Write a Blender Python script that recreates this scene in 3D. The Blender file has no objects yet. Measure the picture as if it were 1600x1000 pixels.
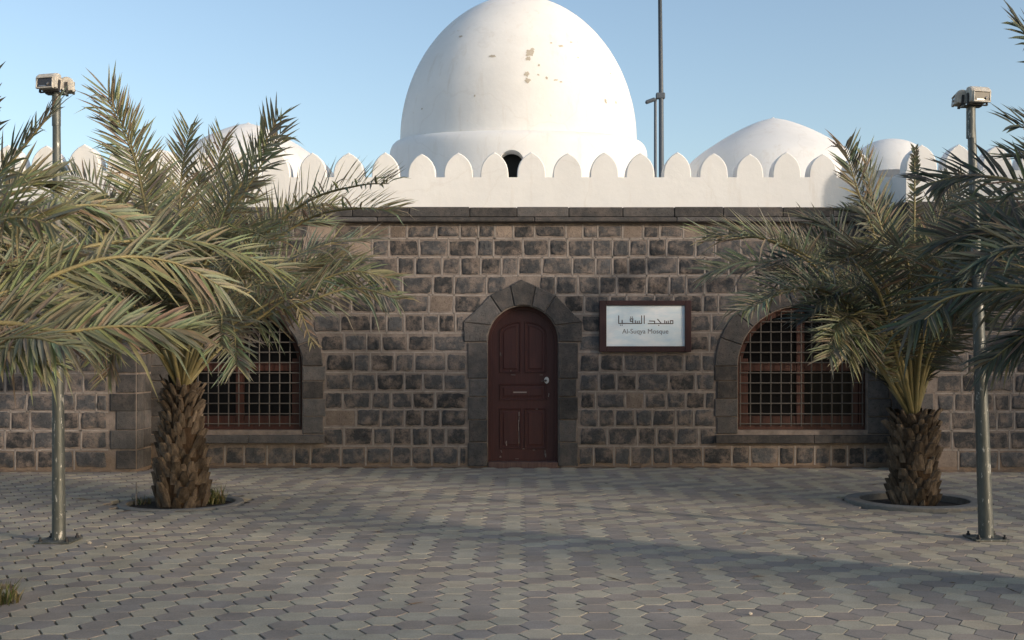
import bpy, bmesh, math, random
import numpy as np
from mathutils import Vector, Matrix

# ------------------------------------------------------------------ camera, sky, sun
SC = bpy.context.scene
COL = SC.collection
F, D, EYE = 1750.0, 14.92, 1.5            # focal length in photo pixels, camera to facade, eye height
SUN_AZ, SUN_EL = 31.0, 12.5               # degrees in front of the facade plane, elevation

cam = bpy.data.cameras.new('camera'); cam_o = bpy.data.objects.new('camera', cam); COL.objects.link(cam_o)
cam_o.location = (0, -D, EYE); cam_o.rotation_euler = (math.pi / 2, 0, 0)
cam.sensor_fit = 'HORIZONTAL'; cam.sensor_width = 36; cam.lens = 36 * F / 1600
cam.shift_x = -15 / 1600; cam.shift_y = 54 / 1600
cam.clip_end = 3000
SC.camera = cam_o

W = bpy.data.worlds.new('World'); SC.world = W; W.use_nodes = True
wn = W.node_tree.nodes; wl = W.node_tree.links
sky = wn.new('ShaderNodeTexSky'); sky.sky_type = 'NISHITA'; sky.sun_disc = False
sky.sun_elevation = math.radians(SUN_EL)
sky.sun_rotation = math.radians(90 + SUN_AZ)
sky.altitude = 600; sky.air_density = 1.0; sky.dust_density = 3.3; sky.ozone_density = 0.95
wl.new(sky.outputs[0], wn['Background'].inputs[0]); wn['Background'].inputs[1].default_value = 0.15

sun = bpy.data.lights.new('sun', 'SUN'); sun_o = bpy.data.objects.new('sun', sun); COL.objects.link(sun_o)
SD = Vector((math.cos(math.radians(SUN_AZ)), -math.sin(math.radians(SUN_AZ)), 0))
SN = Vector((math.sin(math.radians(SUN_AZ)), math.cos(math.radians(SUN_AZ)), 0))
sv = SD * math.cos(math.radians(SUN_EL)) + Vector((0, 0, math.sin(math.radians(SUN_EL))))
sun_o.rotation_euler = (-sv).to_track_quat('-Z', 'Y').to_euler()
sun.energy = 1.9; sun.angle = math.radians(2.4); sun.color = (1.0, 0.85, 0.70)
SC.view_settings.view_transform = 'Standard'; SC.view_settings.look = 'None'
SC.view_settings.exposure = 0.74; SC.view_settings.gamma = 1.0

# ------------------------------------------------------------------ helpers
R = random.Random(7)
def P(px, py, Z):
    return Vector(((px - 815) / F * Z, Z - D, (554 - py) / F * Z + EYE))
S = F / D
def fx(px): return (px - 815) / S
def fz(py): return (554 - py) / S + EYE

def tag(o, label=None, cat=None, group=None, kind=None):
    if label: o['label'] = label
    if cat: o['category'] = cat
    if group: o['group'] = group
    if kind: o['kind'] = kind
    return o
def empty(name, loc=(0, 0, 0)):
    o = bpy.data.objects.new(name, None); COL.objects.link(o); o.location = loc; o.empty_display_size = .2
    return o
def link(name, me, parent=None, loc=None, mat=None):
    o = bpy.data.objects.new(name, me); COL.objects.link(o)
    if mat is not None and not me.materials: me.materials.append(mat)
    if parent is not None:
        o.parent = parent
        base = abs_loc(parent)
        o.location = Vector(loc if loc is not None else (0, 0, 0)) - base if loc is not None else -base
    elif loc is not None: o.location = loc
    return o
def abs_loc(o):
    v = Vector(o.location)
    while o.parent is not None:
        o = o.parent; v = v + Vector(o.location)
    return v
class MB:
    """collects geometry in world space; build() links it as one mesh object"""
    def __init__(s): s.v = []; s.f = []; s.c = []
    def add(s, vs, fs, col=None):
        b = len(s.v); s.v += [tuple(v) for v in vs]; s.f += [tuple(i + b for i in f) for f in fs]
        s.c += [col if col is not None else (0.5, 0.5, 0.5)] * len(vs)
    def box(s, x0, x1, y0, y1, z0, z1, bev=0.0, M=None):
        if bev <= 0:
            vs = [Vector((x, y, z)) for z in (z0, z1) for y in (y0, y1) for x in (x0, x1)]
            fs = [(0, 2, 3, 1), (4, 5, 7, 6), (0, 1, 5, 4), (2, 6, 7, 3), (0, 4, 6, 2), (1, 3, 7, 5)]
        else:
            bm = bmesh.new(); bmesh.ops.create_cube(bm, size=1)
            for v in bm.verts:
                v.co = Vector(((x0 + x1) / 2 + v.co.x * (x1 - x0), (y0 + y1) / 2 + v.co.y * (y1 - y0), (z0 + z1) / 2 + v.co.z * (z1 - z0)))
            bmesh.ops.bevel(bm, geom=bm.edges[:], offset=bev, segments=1, affect='EDGES')
            bm.verts.index_update(); vs = [v.co.copy() for v in bm.verts]; fs = [tuple(v.index for v in f.verts) for f in bm.faces]; bm.free()
        if M is not None: vs = [M @ v for v in vs]
        s.add(vs, fs)
    def tube(s, pts, rads, n=8, cap=True, col=None):
        pts = [Vector(p) for p in pts]; vs = []; fs = []
        for i, p in enumerate(pts):
            t = (pts[min(i + 1, len(pts) - 1)] - pts[max(i - 1, 0)]).normalized()
            a = t.cross(Vector((0, 0, 1)) if abs(t.z) < .95 else Vector((1, 0, 0))).normalized(); b = t.cross(a)
            r = rads[i] if hasattr(rads, '__len__') else rads
            for k in range(n):
                w = 2 * math.pi * k / n; vs.append(p + a * (r * math.cos(w)) + b * (r * math.sin(w)))
        for i in range(len(pts) - 1):
            for k in range(n):
                q = (k + 1) % n
                fs.append((i * n + k, i * n + q, (i + 1) * n + q, (i + 1) * n + k))
        if cap: fs.append(tuple(range(n))); fs.append(tuple((len(pts) - 1) * n + k for k in reversed(range(n))))
        s.add(vs, fs, col)
    def prism(s, poly, y0, y1, M=None):
        """poly: list of (x,z), counter-clockwise seen from -y; front at y0"""
        n = len(poly)
        vs = [Vector((x, y0, z)) for x, z in poly] + [Vector((x, y1, z)) for x, z in poly]
        fs = [tuple(range(n)), tuple(reversed(range(n, 2 * n)))] + [((i + 1) % n, i, n + i, n + (i + 1) % n) for i in range(n)]
        if M is not None: vs = [M @ v for v in vs]
        s.add(vs, fs)
    def lathe(s, prof, c, n=64, a0=0, a1=2 * math.pi, warp=None):
        vs = []; fs = []
        for j, (r, z) in enumerate(prof):
            for k in range(n):
                a = 2 * math.pi * k / n
                dz = warp(a, r, z) if warp else 0
                vs.append(Vector((c[0] + r * math.cos(a), c[1] + r * math.sin(a), c[2] + z + dz)))
        for j in range(len(prof) - 1):
            for k in range(n):
                q = (k + 1) % n
                fs.append((j * n + k, j * n + q, (j + 1) * n + q, (j + 1) * n + k))
        s.add(vs, fs)
    def mesh(s, name, col=False):
        me = bpy.data.meshes.new(name); me.from_pydata(s.v, [], s.f)
        if col:
            at = me.color_attributes.new('tint', 'FLOAT_COLOR', 'POINT')
            at.data.foreach_set('color', np.array([(c[0], c[1], c[2], 1) for c in s.c], 'f').ravel())
        me.update(); return me
    def build(s, name, mat, parent=None, smooth=False, col=False, auto=None):
        me = s.mesh(name, col); me.materials.append(mat)
        if smooth: me.polygons.foreach_set('use_smooth', [True] * len(me.polygons))
        o = link(name, me, parent)
        if auto is not None:
            bm = bmesh.new(); bm.from_mesh(me)
            for e in bm.edges:
                e.smooth = not (len(e.link_faces) == 2 and e.calc_face_angle(0) > auto)
            bm.to_mesh(me); bm.free()
        return o

# ------------------------------------------------------------------ materials
def mat(name, base=(.5, .5, .5), rough=.8, spec=.3):
    m = bpy.data.materials.new(name); m.use_nodes = True
    b = m.node_tree.nodes['Principled BSDF']
    b.inputs['Base Color'].default_value = (*base, 1); b.inputs['Roughness'].default_value = rough
    b.inputs['Specular IOR Level'].default_value = spec
    return m
def N(m, t, **kw):
    n = m.node_tree.nodes.new(t)
    for k, v in kw.items(): setattr(n, k, v)
    return n
def L(m, a, b): m.node_tree.links.new(a, b)
def noise(m, scale, detail=5, rough=.6, vec=None, stretch=None):
    n = N(m, 'ShaderNodeTexNoise'); n.inputs['Scale'].default_value = scale; n.inputs['Detail'].default_value = detail
    n.inputs['Roughness'].default_value = rough
    if vec is None:
        g = N(m, 'ShaderNodeNewGeometry'); vec = g.outputs['Position']
    if stretch:
        mp = N(m, 'ShaderNodeMapping'); mp.inputs['Scale'].default_value = stretch; L(m, vec, mp.inputs[0]); vec = mp.outputs[0]
    L(m, vec, n.inputs['Vector']); return n.outputs['Fac']
def ramp(m, fac, stops):
    r = N(m, 'ShaderNodeValToRGB'); e = r.color_ramp.elements
    while len(e) < len(stops): e.new(.5)
    for i, (p, c) in enumerate(stops):
        e[i].position = p; e[i].color = (*c, 1) if hasattr(c, '__len__') else (c, c, c, 1)
    L(m, fac, r.inputs[0]); return r.outputs[0]
def mix(m, a, b, fac, mode='MIX'):
    x = N(m, 'ShaderNodeMix', data_type='RGBA', blend_type=mode)
    if isinstance(fac, float): x.inputs[0].default_value = fac
    else: L(m, fac, x.inputs[0])
    for s, v in ((6, a), (7, b)):
        if hasattr(v, 'is_linked'): L(m, v, x.inputs[s])
        else: x.inputs[s].default_value = (*v, 1)
    return x.outputs[2]
def bsdf(m): return m.node_tree.nodes['Principled BSDF']
def bump(m, h, strength=.4, dist=.01):
    b = N(m, 'ShaderNodeBump'); b.inputs['Strength'].default_value = strength; b.inputs['Distance'].default_value = dist
    L(m, h, b.inputs['Height']); L(m, b.outputs[0], bsdf(m).inputs['Normal'])
def setc(m, c): L(m, c, bsdf(m).inputs['Base Color'])
def attr(m, name): return N(m, 'ShaderNodeAttribute', attribute_name=name).outputs['Color']
def objrand(m): return N(m, 'ShaderNodeObjectInfo').outputs['Random']
def objpos(m): return N(m, 'ShaderNodeTexCoord').outputs['Object']

M = {}
# white lime plaster, faintly stained
m = M['plaster'] = mat('white_plaster', rough=.9, spec=.15)
c = ramp(m, noise(m, 1.1, 6, .65), [(.3, (.69, .69, .68)), (.62, (.755, .755, .745))])
st = ramp(m, noise(m, 1.0, 6, .7, stretch=(5, 5, .6)), [(.56, 0.0), (.78, 1.0)])
c = mix(m, c, (.58, .53, .47), mix(m, (0, 0, 0), st, .6))
pt = ramp(m, noise(m, 9, 4, .6), [(.68, 0.0), (.72, 1.0)]); c = mix(m, c, (.62, .58, .52), mix(m, (0, 0, 0), pt, .5))
setc(m, c); bb = N(m, 'ShaderNodeMath', operation='MULTIPLY_ADD'); L(m, noise(m, 2.2, 3, .5), bb.inputs[0]); bb.inputs[1].default_value = 3.0; L(m, noise(m, 14, 6, .7), bb.inputs[2])
vo_ = N(m, 'ShaderNodeTexVoronoi', feature='DISTANCE_TO_EDGE'); vo_.inputs['Scale'].default_value = .55
wp = N(m, 'ShaderNodeMix', data_type='VECTOR'); wp.inputs[0].default_value = .25; gp = N(m, 'ShaderNodeNewGeometry'); L(m, gp.outputs['Position'], wp.inputs[4]); nz = N(m, 'ShaderNodeTexNoise'); nz.inputs['Scale'].default_value = 2.5; nz.inputs['Detail'].default_value = 6; L(m, gp.outputs['Position'], nz.inputs[0]); L(m, nz.outputs['Color'], wp.inputs[5]); L(m, wp.outputs[1], vo_.inputs['Vector'])
crk = ramp(m, vo_.outputs['Distance'], [(.0, .16), (.005, 0.0)])
setc(m, mix(m, c, (.5, .46, .41), crk))
bump(m, bb.outputs[0], .22, .014)
m = M['patch'] = mat('bare_render', rough=.95, spec=.1)
setc(m, ramp(m, noise(m, 20, 5), [(.3, (.40, .36, .30)), (.7, (.50, .46, .39))]))
# basalt
def basalt(name, dark, mid, dirt, amount):
    m = mat(name, rough=.88, spec=.25)
    c = ramp(m, noise(m, 13, 6, .7), [(.3, dark), (.7, mid)])
    rn = N(m, 'ShaderNodeMath', operation='MULTIPLY_ADD'); L(m, objrand(m), rn.inputs[0]); rn.inputs[1].default_value = .9; rn.inputs[2].default_value = .62
    hsv = N(m, 'ShaderNodeHueSaturation'); L(m, c, hsv.inputs['Color']); L(m, rn.outputs[0], hsv.inputs['Value'])
    sm = ramp(m, noise(m, 5.5, 6, .72), [(.46, 0.0), (.70, 1.0)])
    c = mix(m, hsv.outputs[0], dirt, mix(m, (0, 0, 0), sm, amount))
    pits = ramp(m, noise(m, 60, 3, .5), [(.30, .45), (.42, 1.0)])
    setc(m, mix(m, c, pits, 1.0, 'MULTIPLY'))
    bump(m, noise(m, 30, 7, .75), .7, .012); return m
M['stone'] = basalt('basalt_stone', (.036, .038, .042), (.076, .076, .079), (.275, .215, .178), .85)  # tan mortar smear, strengthened to put sunlit warmth into the stone colour
M['ashlar'] = basalt('basalt_ashlar', (.05, .049, .05), (.088, .084, .083), (.19, .155, .135), .45)
M['tanstone'] = basalt('tan_stone', (.16, .128, .108), (.235, .188, .155), (.28, .225, .185), .5)
m = M['mortar'] = mat('mortar', rough=.95, spec=.1)
c = ramp(m, noise(m, 7, 7, .7), [(.28, (.135, .114, .101)), (.72, (.295, .246, .216))])
z = N(m, 'ShaderNodeSeparateXYZ'); g = N(m, 'ShaderNodeNewGeometry'); L(m, g.outputs['Position'], z.inputs[0])
zz = N(m, 'ShaderNodeMath', operation='MULTIPLY_ADD'); L(m, noise(m, 3, 5), zz.inputs[0]); zz.inputs[1].default_value = .5; L(m, z.outputs[2], zz.inputs[2])
low = ramp(m, zz.outputs[0], [(.30, 1.0), (.62, 0.0)])
setc(m, mix(m, c, (.20, .135, .085), mix(m, (0, 0, 0), low, .55))); bump(m, noise(m, 35, 6, .7), .8, .012)
m = M['ribbon'] = mat('pointing', rough=.95, spec=.1)
setc(m, ramp(m, noise(m, 9, 6, .7), [(.3, (.21, .187, .172)), (.7, (.37, .328, .298))])); bump(m, noise(m, 40, 5), .5, .006)
# wood
def wood(name, a, b, r=.55):
    m = mat(name, rough=r, spec=.35)
    setc(m, ramp(m, noise(m, 12, 6, .7, stretch=(3, 3, .25)), [(.3, a), (.7, b)])); bump(m, noise(m, 30, 5, .6, stretch=(3, 3, .2)), .3, .004); return m
M['door'] = wood('maroon_door_paint', (.047, .016, .0155), (.076, .026, .024))
M['frame'] = wood('brown_window_paint', (.042, .016, .012), (.072, .026, .019))
M['signframe'] = wood('dark_sign_wood', (.03, .0125, .013), (.048, .02, .02))
M['chip'] = mat('chipped_paint', (.30, .25, .23), .9)
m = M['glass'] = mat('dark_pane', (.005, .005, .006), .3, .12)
M['iron'] = mat('painted_iron', (.09, .082, .075), .75)
m = M['inside'] = mat('dark_interior', (.02, .018, .017), .95, .1)
m = M['enamel'] = mat('white_enamel', (.62, .6, .58), .35)
# metals
m = M['galv'] = mat('galvanised_steel', rough=.5, spec=.5)
c = ramp(m, noise(m, 8, 6, .7, stretch=(4, 4, .8)), [(.3, (.06, .068, .064)), (.7, (.12, .128, .118))])
fl = ramp(m, noise(m, 16, 5, .7, stretch=(2, 2, .7)), [(.60, 0.0), (.64, 1.0)])
setc(m, mix(m, c, (.55, .54, .51), mix(m, (0, 0, 0), fl, .75))); bsdf(m).inputs['Metallic'].default_value = .35
M['mast'] = mat('grey_mast_paint', (.075, .095, .125), .5)
M['housing'] = mat('cream_lamp_housing', (.50, .47, .42), .5)
c = ramp(M['housing'], noise(M['housing'], 22, 5, .7), [(.35, (.36, .33, .29)), (.6, (.52, .5, .45))]); setc(M['housing'], c)
M['lampglass'] = mat('lamp_glass', (.045, .042, .04), .12, .6)
M['reflector'] = mat('lamp_reflector', (.4, .38, .36), .4); bsdf(M['reflector']).inputs['Metallic'].default_value = .8
M['black'] = mat('black_trim', (.03, .03, .032), .6)
# paving
def pav_mat(name, use_attr):
    m = mat(name, rough=.86, spec=.25)
    t = attr(m, 'tint')
    c = mix(m, t, ramp(m, noise(m, 2.2, 6, .7), [(.25, .72), (.75, 1.22)]), 1.0, 'MULTIPLY')
    c = mix(m, c, ramp(m, noise(m, 90, 3, .6), [(.3, .82), (.7, 1.12)]), 1.0, 'MULTIPLY')
    du = ramp(m, noise(m, .8, 6, .7), [(.5, 0.0), (.8, 1.0)])
    c = mix(m, c, (.27, .24, .20), mix(m, (0, 0, 0), du, .35))
    c = mix(m, c, ramp(m, noise(m, 1.4, 7, .75), [(.60, 1.0), (.74, .74)]), 1.0, 'MULTIPLY')
    setc(m, c); bump(m, noise(m, 120, 4, .7), .35, .004); return m
M['paver'] = pav_mat('concrete_paver', True)
m = M['sand'] = mat('joint_sand', rough=1, spec=.05)
setc(m, ramp(m, noise(m, 30, 5), [(.3, (.03, .028, .026)), (.7, (.075, .066, .056))]))
m = M['earth'] = mat('dry_earth', rough=1, spec=.05)
setc(m, ramp(m, noise(m, .5, 8, .7), [(.3, (.26, .215, .165)), (.7, (.36, .30, .235))]))
m = M['soil'] = mat('pit_soil', rough=1, spec=.05)
setc(m, ramp(m, noise(m, 14, 7, .7), [(.3, (.018, .015, .012)), (.7, (.06, .046, .034))])); bump(m, noise(m, 25, 6, .8), 1, .03)
m = M['kerb'] = mat('concrete_ring', rough=.9, spec=.2)
setc(m, ramp(m, noise(m, 16, 6, .7), [(.3, (.15, .145, .135)), (.7, (.24, .23, .21))])); bump(m, noise(m, 60, 5), .4, .005)
# palms
def leaf_mat(name):
    m = mat(name, rough=.5, spec=.35)
    t = attr(m, 'tint'); c = mix(m, t, ramp(m, noise(m, 6, 4), [(.3, .75), (.7, 1.25)]), 1.0, 'MULTIPLY')
    setc(m, c)
    tr = N(m, 'ShaderNodeBsdfTranslucent'); L(m, c, tr.inputs[0])
    ms = N(m, 'ShaderNodeMixShader'); ms.inputs[0].default_value = .3
    out = m.node_tree.nodes['Material Output']
    L(m, bsdf(m).outputs[0], ms.inputs[1]); L(m, tr.outputs[0], ms.inputs[2]); L(m, ms.outputs[0], out.inputs[0]); return m
M['leaf'] = leaf_mat('palm_leaflet')
m = M['rachis'] = mat('palm_rachis', rough=.55)
setc(m, ramp(m, noise(m, 5, 4), [(.3, (.16, .145, .07)), (.7, (.27, .225, .11))]))
m = M['boot'] = mat('palm_leaf_base', rough=.95, spec=.1)
c = ramp(m, noise(m, 18, 6, .75, stretch=(1, 1, .35)), [(.25, (.04, .03, .023)), (.5, (.125, .095, .07)), (.75, (.27, .215, .16))])
rr = ramp(m, objrand(m), [(0, .45), (1, 1.2)])
setc(m, mix(m, c, rr, 1.0, 'MULTIPLY')); bump(m, noise(m, 50, 6, .8, stretch=(1, 1, .3)), .8, .012)
m = M['fibre'] = mat('trunk_fibre', rough=1, spec=.05)
setc(m, ramp(m, noise(m, 20, 6, .8, stretch=(1, 1, .3)), [(.3, (.03, .02, .014)), (.7, (.10, .066, .042))])); bump(m, noise(m, 40, 6, .8), 1, .02)
M['pebble'] = mat('pale_pebble', (.4, .36, .3), .9)
M['twig'] = mat('dry_twig', (.10, .07, .045), .9)

# ------------------------------------------------------------------ ground and paving
PITS = [(-3.45, -3.56, .53, .62), (3.98, -3.56, .53, .68), (-3.84, -8.15, .53, .62), (4.1, -8.2, .53, .64)]
g = MB(); g.add([(-900, -900, -.05), (900, -900, -.05), (900, 900, -.05), (-900, 900, -.05)], [(0, 1, 2, 3)])
tag(g.build('ground', M['earth']), kind='structure')
pave = MB()
XB, YB0, YB1 = 11.0, -20.0, .15
nseg = 48
pave.add([(-XB, YB0, -.035), (XB, YB0, -.035), (XB, YB1, -.035), (-XB, YB1, -.035)], [(0, 1, 2, 3)])
pav_o = tag(pave.build('pavement', M['sand']), kind='structure')

HS = .1163; CX, RY = 1.5 * HS, math.sqrt(3) * HS
hexc = []
for q in range(-64, 65):
    x = CX * q - .076
    if abs(x) > XB - .12: continue
    for k in range(-60, 75):
        # r counts towards the camera along an axial row
        r = k - math.floor(q / 2)
        y = -7.80 - (q * .5 + r) * RY
        if y > .02 or y < YB0 + .2: continue
        if any((x - a) ** 2 + (y - b) ** 2 < (ro + .04) ** 2 for a, b, ri, ro in PITS): continue
        if abs(x) > 4.85 and y > -.50: continue
        if y > -.08: continue
        light = (q % 2 == 0)
        p = r % 8
        if p in (5, 7): light = not light
        if R.random() < .012: light = not light
        hexc.append((x, y, light))
def hex_shape(rr):
    """outline of one paver: the two '\\' edges are set back further, as laid"""
    nrm = [(math.cos(math.radians(a)), math.sin(math.radians(a))) for a in (30, 90, 150, 210, 270, 330)]
    ap = HS * math.sqrt(3) / 2
    ins = [ap - (.0062 if i in (0, 3) else .0016) + rr.uniform(-.0012, .0012) for i in range(6)]
    def corners(d):
        out = []
        for i in range(6):
            (a, b), (c2, d2) = nrm[i], nrm[(i + 1) % 6]
            e, f = ins[i] - d, ins[(i + 1) % 6] - d
            det = a * d2 - b * c2
            out.append(((e * d2 - b * f) / det, (a * f - e * c2) / det))
        return out
    return corners(.002), corners(0)
def tint_of(light, rr):
    v = rr.uniform(.92, 1.08)
    if light: b = rr.choice([(.36, .335, .262), (.352, .333, .268), (.368, .332, .257)])
    else: b = rr.choice([(.264, .242, .217), (.27, .241, .212), (.258, .24, .219), (.272, .243, .21)])
    return tuple(k * v * c_ for k, c_ in zip(b, (1.17, 1.12, 1.08)))
def hex_verts(x, y, rr, tilt=True):
    inner, outer = hex_shape(rr)
    h = rr.uniform(-.0013, .0013) if tilt else 0; tx, ty = (rr.uniform(-.006, .006), rr.uniform(-.006, .006)) if tilt else (0, 0)
    vs = [(x + a, y + b, h + a * tx + b * ty) for a, b in inner] + [(x + a, y + b, h - .0022 + a * tx + b * ty) for a, b in outer] + [(x + a, y + b, -.04) for a, b in outer]
    fs = [tuple(range(6))] + [(i, i + 6, (i + 1) % 6 + 6, (i + 1) % 6) for i in range(6)] + [(i + 6, i + 12, (i + 1) % 6 + 12, (i + 1) % 6 + 6) for i in range(6)]
    return vs, fs
def in_view(x, y):
    Z = y + D
    if Z < 1: return 0
    px, py = 815 + x / Z * F, 554 + EYE / Z * F
    return -30 < px < 1630 and py < 1012
order = sorted([h for h in hexc if in_view(h[0], h[1])], key=lambda h: h[1])[:300]
near = set((h[0], h[1]) for h in order)
variants = {True: [], False: []}
for lt in (True, False):
    for k in range(10):
        b = MB(); vs, fs = hex_verts(0, 0, R); b.add(vs, fs, tint_of(lt, R)); me = b.mesh('paver', True); me.materials.append(M['paver']); variants[lt].append(me)
for x, y, lt in order:
    o = bpy.data.objects.new('paver', R.choice(variants[lt])); COL.objects.link(o); o.parent = pav_o; o.location = (x, y, 0)
b = MB()
for x, y, lt in hexc:
    if (x, y) in near: continue
    vs, fs = hex_verts(x, y, R); b.add(vs, fs, tint_of(lt, R))
tag(b.build('pavers', M['paver'], pav_o, col=True), kind='stuff')

# ------------------------------------------------------------------ mosque
WING, CORN = .58, 4.93          # wings stand forward by WING beyond |x| = CORN
XEND, DEPTH = 10.2, 8.0
ZC0, ZC1 = fz(348), fz(325)     # cornice
ZP = fz(277); ZM = fz(238)      # parapet walk, merlon tips
mosque = empty('mosque', (0, 0, 0))
tag(mosque, 'low dark stone mosque with white domes, battlements and an arched maroon door', 'mosque')

DX0, DX1 = fx(762), fx(872); DC = (DX0 + DX1) / 2; DR = (DX1 - DX0) / 2; DZ = fz(478) - DR
def door_outline(off=0, z0=0, n=20):
    r = DR - off
    return [(DC - r, z0), (DC + r, z0)] + [(DC + r * math.cos(a), DZ + r * math.sin(a)) for a in [math.pi * i / n for i in range(n + 1)]]
WIN = [(fx(371), 1.0), (fx(1254), 1.0)]
WHW, WZ0, WSP, WTOP = 101 / S, fz(672), fz(572), fz(478)
def win_outline(cx, off=0, n=22):
    a, hgt = WHW - off, WTOP - WSP - off
    return [(cx - a, WZ0 + off), (cx + a, WZ0 + off)] + [(cx + a * math.cos(t), WSP + hgt * math.sin(t)) for t in [math.pi * i / n for i in range(n + 1)]]

def wall_with_holes(name, outer, holes, y0, y1, mt, parent):
    bm = bmesh.new(); loops = []
    for lp in [outer] + holes:
        vs = [bm.verts.new((x, y0, z)) for x, z in lp]
        loops.append([bm.edges.new((vs[i], vs[(i + 1) % len(vs)])) for i in range(len(vs))])
    res = bmesh.ops.triangle_fill(bm, use_beauty=True, use_dissolve=False, edges=bm.edges[:], normal=(0, -1, 0))
    ext = bmesh.ops.extrude_edge_only(bm, edges=[e for l in loops for e in l])
    for v in [e for e in ext['geom'] if isinstance(e, bmesh.types.BMVert)]: v.co.y = y1
    bmesh.ops.recalc_face_normals(bm, faces=bm.faces[:])
    me = bpy.data.meshes.new(name); bm.to_mesh(me); bm.free(); me.materials.append(mt)
    return link(name, me, parent)
holes = []
for lp in [door_outline(0, .0)] + [win_outline(cx) for cx, _ in WIN]:
    o2 = []
    for p in lp:
        if not o2 or (abs(p[0] - o2[-1][0]) + abs(p[1] - o2[-1][1])) > 1e-4: o2.append(p)
    holes.append(o2)
d = holes[0]; holes[0] = [(x, max(z, .03)) for x, z in d]
front = wall_with_holes('front_wall', [(-CORN, -.04), (CORN, -.04), (CORN, ZC1), (-CORN, ZC1)], holes, 0, .42, M['mortar'], mosque)
wings = {}
for sgn in (-1, 1):
    b = MB(); x0, x1 = sorted((sgn * CORN, sgn * XEND)); b.box(x0, x1, -WING, .42, -.04, ZC1)
    wings[sgn] = b.build('wing_wall', M['mortar'], mosque)
b = MB(); b.box(-XEND, XEND, DEPTH - .4, DEPTH, -.04, ZC1); b.box(-XEND, -XEND + .4, .42, DEPTH - .4, -.04, ZC1); b.box(XEND - .4, XEND, .42, DEPTH - .4, -.04, ZC1)
b.build('rear_wall', M['mortar'], mosque)
b = MB(); b.box(-XEND + .01, XEND - .01, .43, DEPTH - .01, ZC1 - .12, ZC1 + .03); b.build('flat_roof', M['plaster'], mosque)
b = MB(); b.box(-CORN + .4, CORN - .4, 1.4, 1.45, 0, 3.3); b.build('inner_wall', M['inside'], mosque)

# ---- stones: rough faced blocks on a shared set of meshes
def stone_mesh(rr, nx=7, nz=5, rough=.42):
    vs = []; fs = []
    bx = [rr.uniform(-.05, .05) for _ in range(4)]; bz = [rr.uniform(-.05, .05) for _ in range(4)]
    for j in range(nz + 1):
        for i in range(nx + 1):
            u, v = i / nx - .5, j / nz - .5
            x = u + bx[0] * v * 2 * (u < 0) + bx[1] * v * 2 * (u > 0) + (rr.uniform(-.035, .035) if 0 < i < nx else rr.uniform(-.03, .012) * (1 if u > 0 else -1))
            z = v + bz[0] * u * (v < 0) + bz[1] * u * (v > 0) + (rr.uniform(-.05, .05) if 0 < j < nz else rr.uniform(-.05, .015) * (1 if v > 0 else -1))
            edge = i in (0, nx) or j in (0, nz)
            if i in (0, nx) and j in (0, nz): x *= 1 - rr.uniform(.0, .055); z *= 1 - rr.uniform(.0, .09)
            y = -rr.uniform(.16, .34) if edge else -(1 - rough + rr.uniform(-rough, rough))
            vs.append((x, y, z))
    for j in range(nz):
        for i in range(nx):
            a = j * (nx + 1) + i; fs.append((a, a + 1, a + nx + 2, a + nx + 1))
    ring = [i for i in range(nx + 1)] + [(j) * (nx + 1) + nx for j in range(1, nz + 1)] + [nz * (nx + 1) + i for i in range(nx - 1, -1, -1)] + [j * (nx + 1) for j in range(nz - 1, 0, -1)]
    n0 = len(vs); vs += [(vs[i][0], 1.0, vs[i][2]) for i in ring]; k = len(ring)
    for i in range(k): fs.append((ring[(i + 1) % k], ring[i], n0 + i, n0 + (i + 1) % k))
    return vs, fs
def stone_set(mt, n):
    out = []
    for _ in range(n):
        b = MB(); vs, fs = stone_mesh(R); b.add(vs, fs); me = b.mesh('stone'); me.materials.append(mt); me.polygons.foreach_set('use_smooth', [True] * len(me.polygons)); out.append(me)
    return out
STN = stone_set(M['stone'], 16); TAN = stone_set(M['tanstone'], 5)
ROWS = [(z0_ - .001, z1_ + .001) for z0_, z1_ in [(fz(370), fz(354)), (fz(399), fz(376)), (fz(428), fz(404)), (fz(458), fz(433)), (fz(487), fz(463)), (fz(517), fz(494)), (fz(547), fz(525)),
        (fz(579), fz(555)), (fz(609), fz(586)), (fz(637), fz(615)), (fz(665), fz(641)), (fz(694), fz(670)), (fz(724), fz(700))]]
VT = 34 / S     # voussoir thickness round the windows
def blocked(z0, z1):
    out = []
    # door surround
    if z0 < fz(534): out.append((DC - DR - .265, DC + DR + .265))
    else:
        zt = z0 + .6 * (z1 - z0)
        if zt < fz(436):
            # stepped pointed hood of the door arch
            w = np.interp(zt, [fz(534), fz(500), fz(470), fz(446), fz(436)], [.80, .76, .52, .24, .10])
            out.append((DC - w, DC + w))
    for cx, _ in WIN:
        a = WHW + VT
        if z1 < fz(696): pass
        elif z0 < WSP: out.append((cx - a, cx + a))
        else:
            h2 = WTOP - WSP + VT
            zq = z0 + .5 * (z1 - z0)
            if zq - WSP < h2:
                w = a * math.sqrt(max(0, 1 - ((zq - WSP) / h2) ** 2)); out.append((cx - w, cx + w))
    return out
def spans(x0, x1, bl):
    segs = [(x0, x1)]
    for a, b2 in bl:
        n = []
        for s0, s1 in segs:
            if b2 <= s0 or a >= s1: n.append((s0, s1)); continue
            if a > s0: n.append((s0, a))
            if b2 < s1: n.append((b2, s1))
        segs = n
    return [s for s in segs if s[1] - s[0] > .1]
stones = []      # x0, x1, z0, z1, wall y, parent
joints = MB()
def ribbon(x0, x1, z0, z1, y):
    t = .0045; joints.box(x0, x1, y - t, y + .01, z0, z1)
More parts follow.
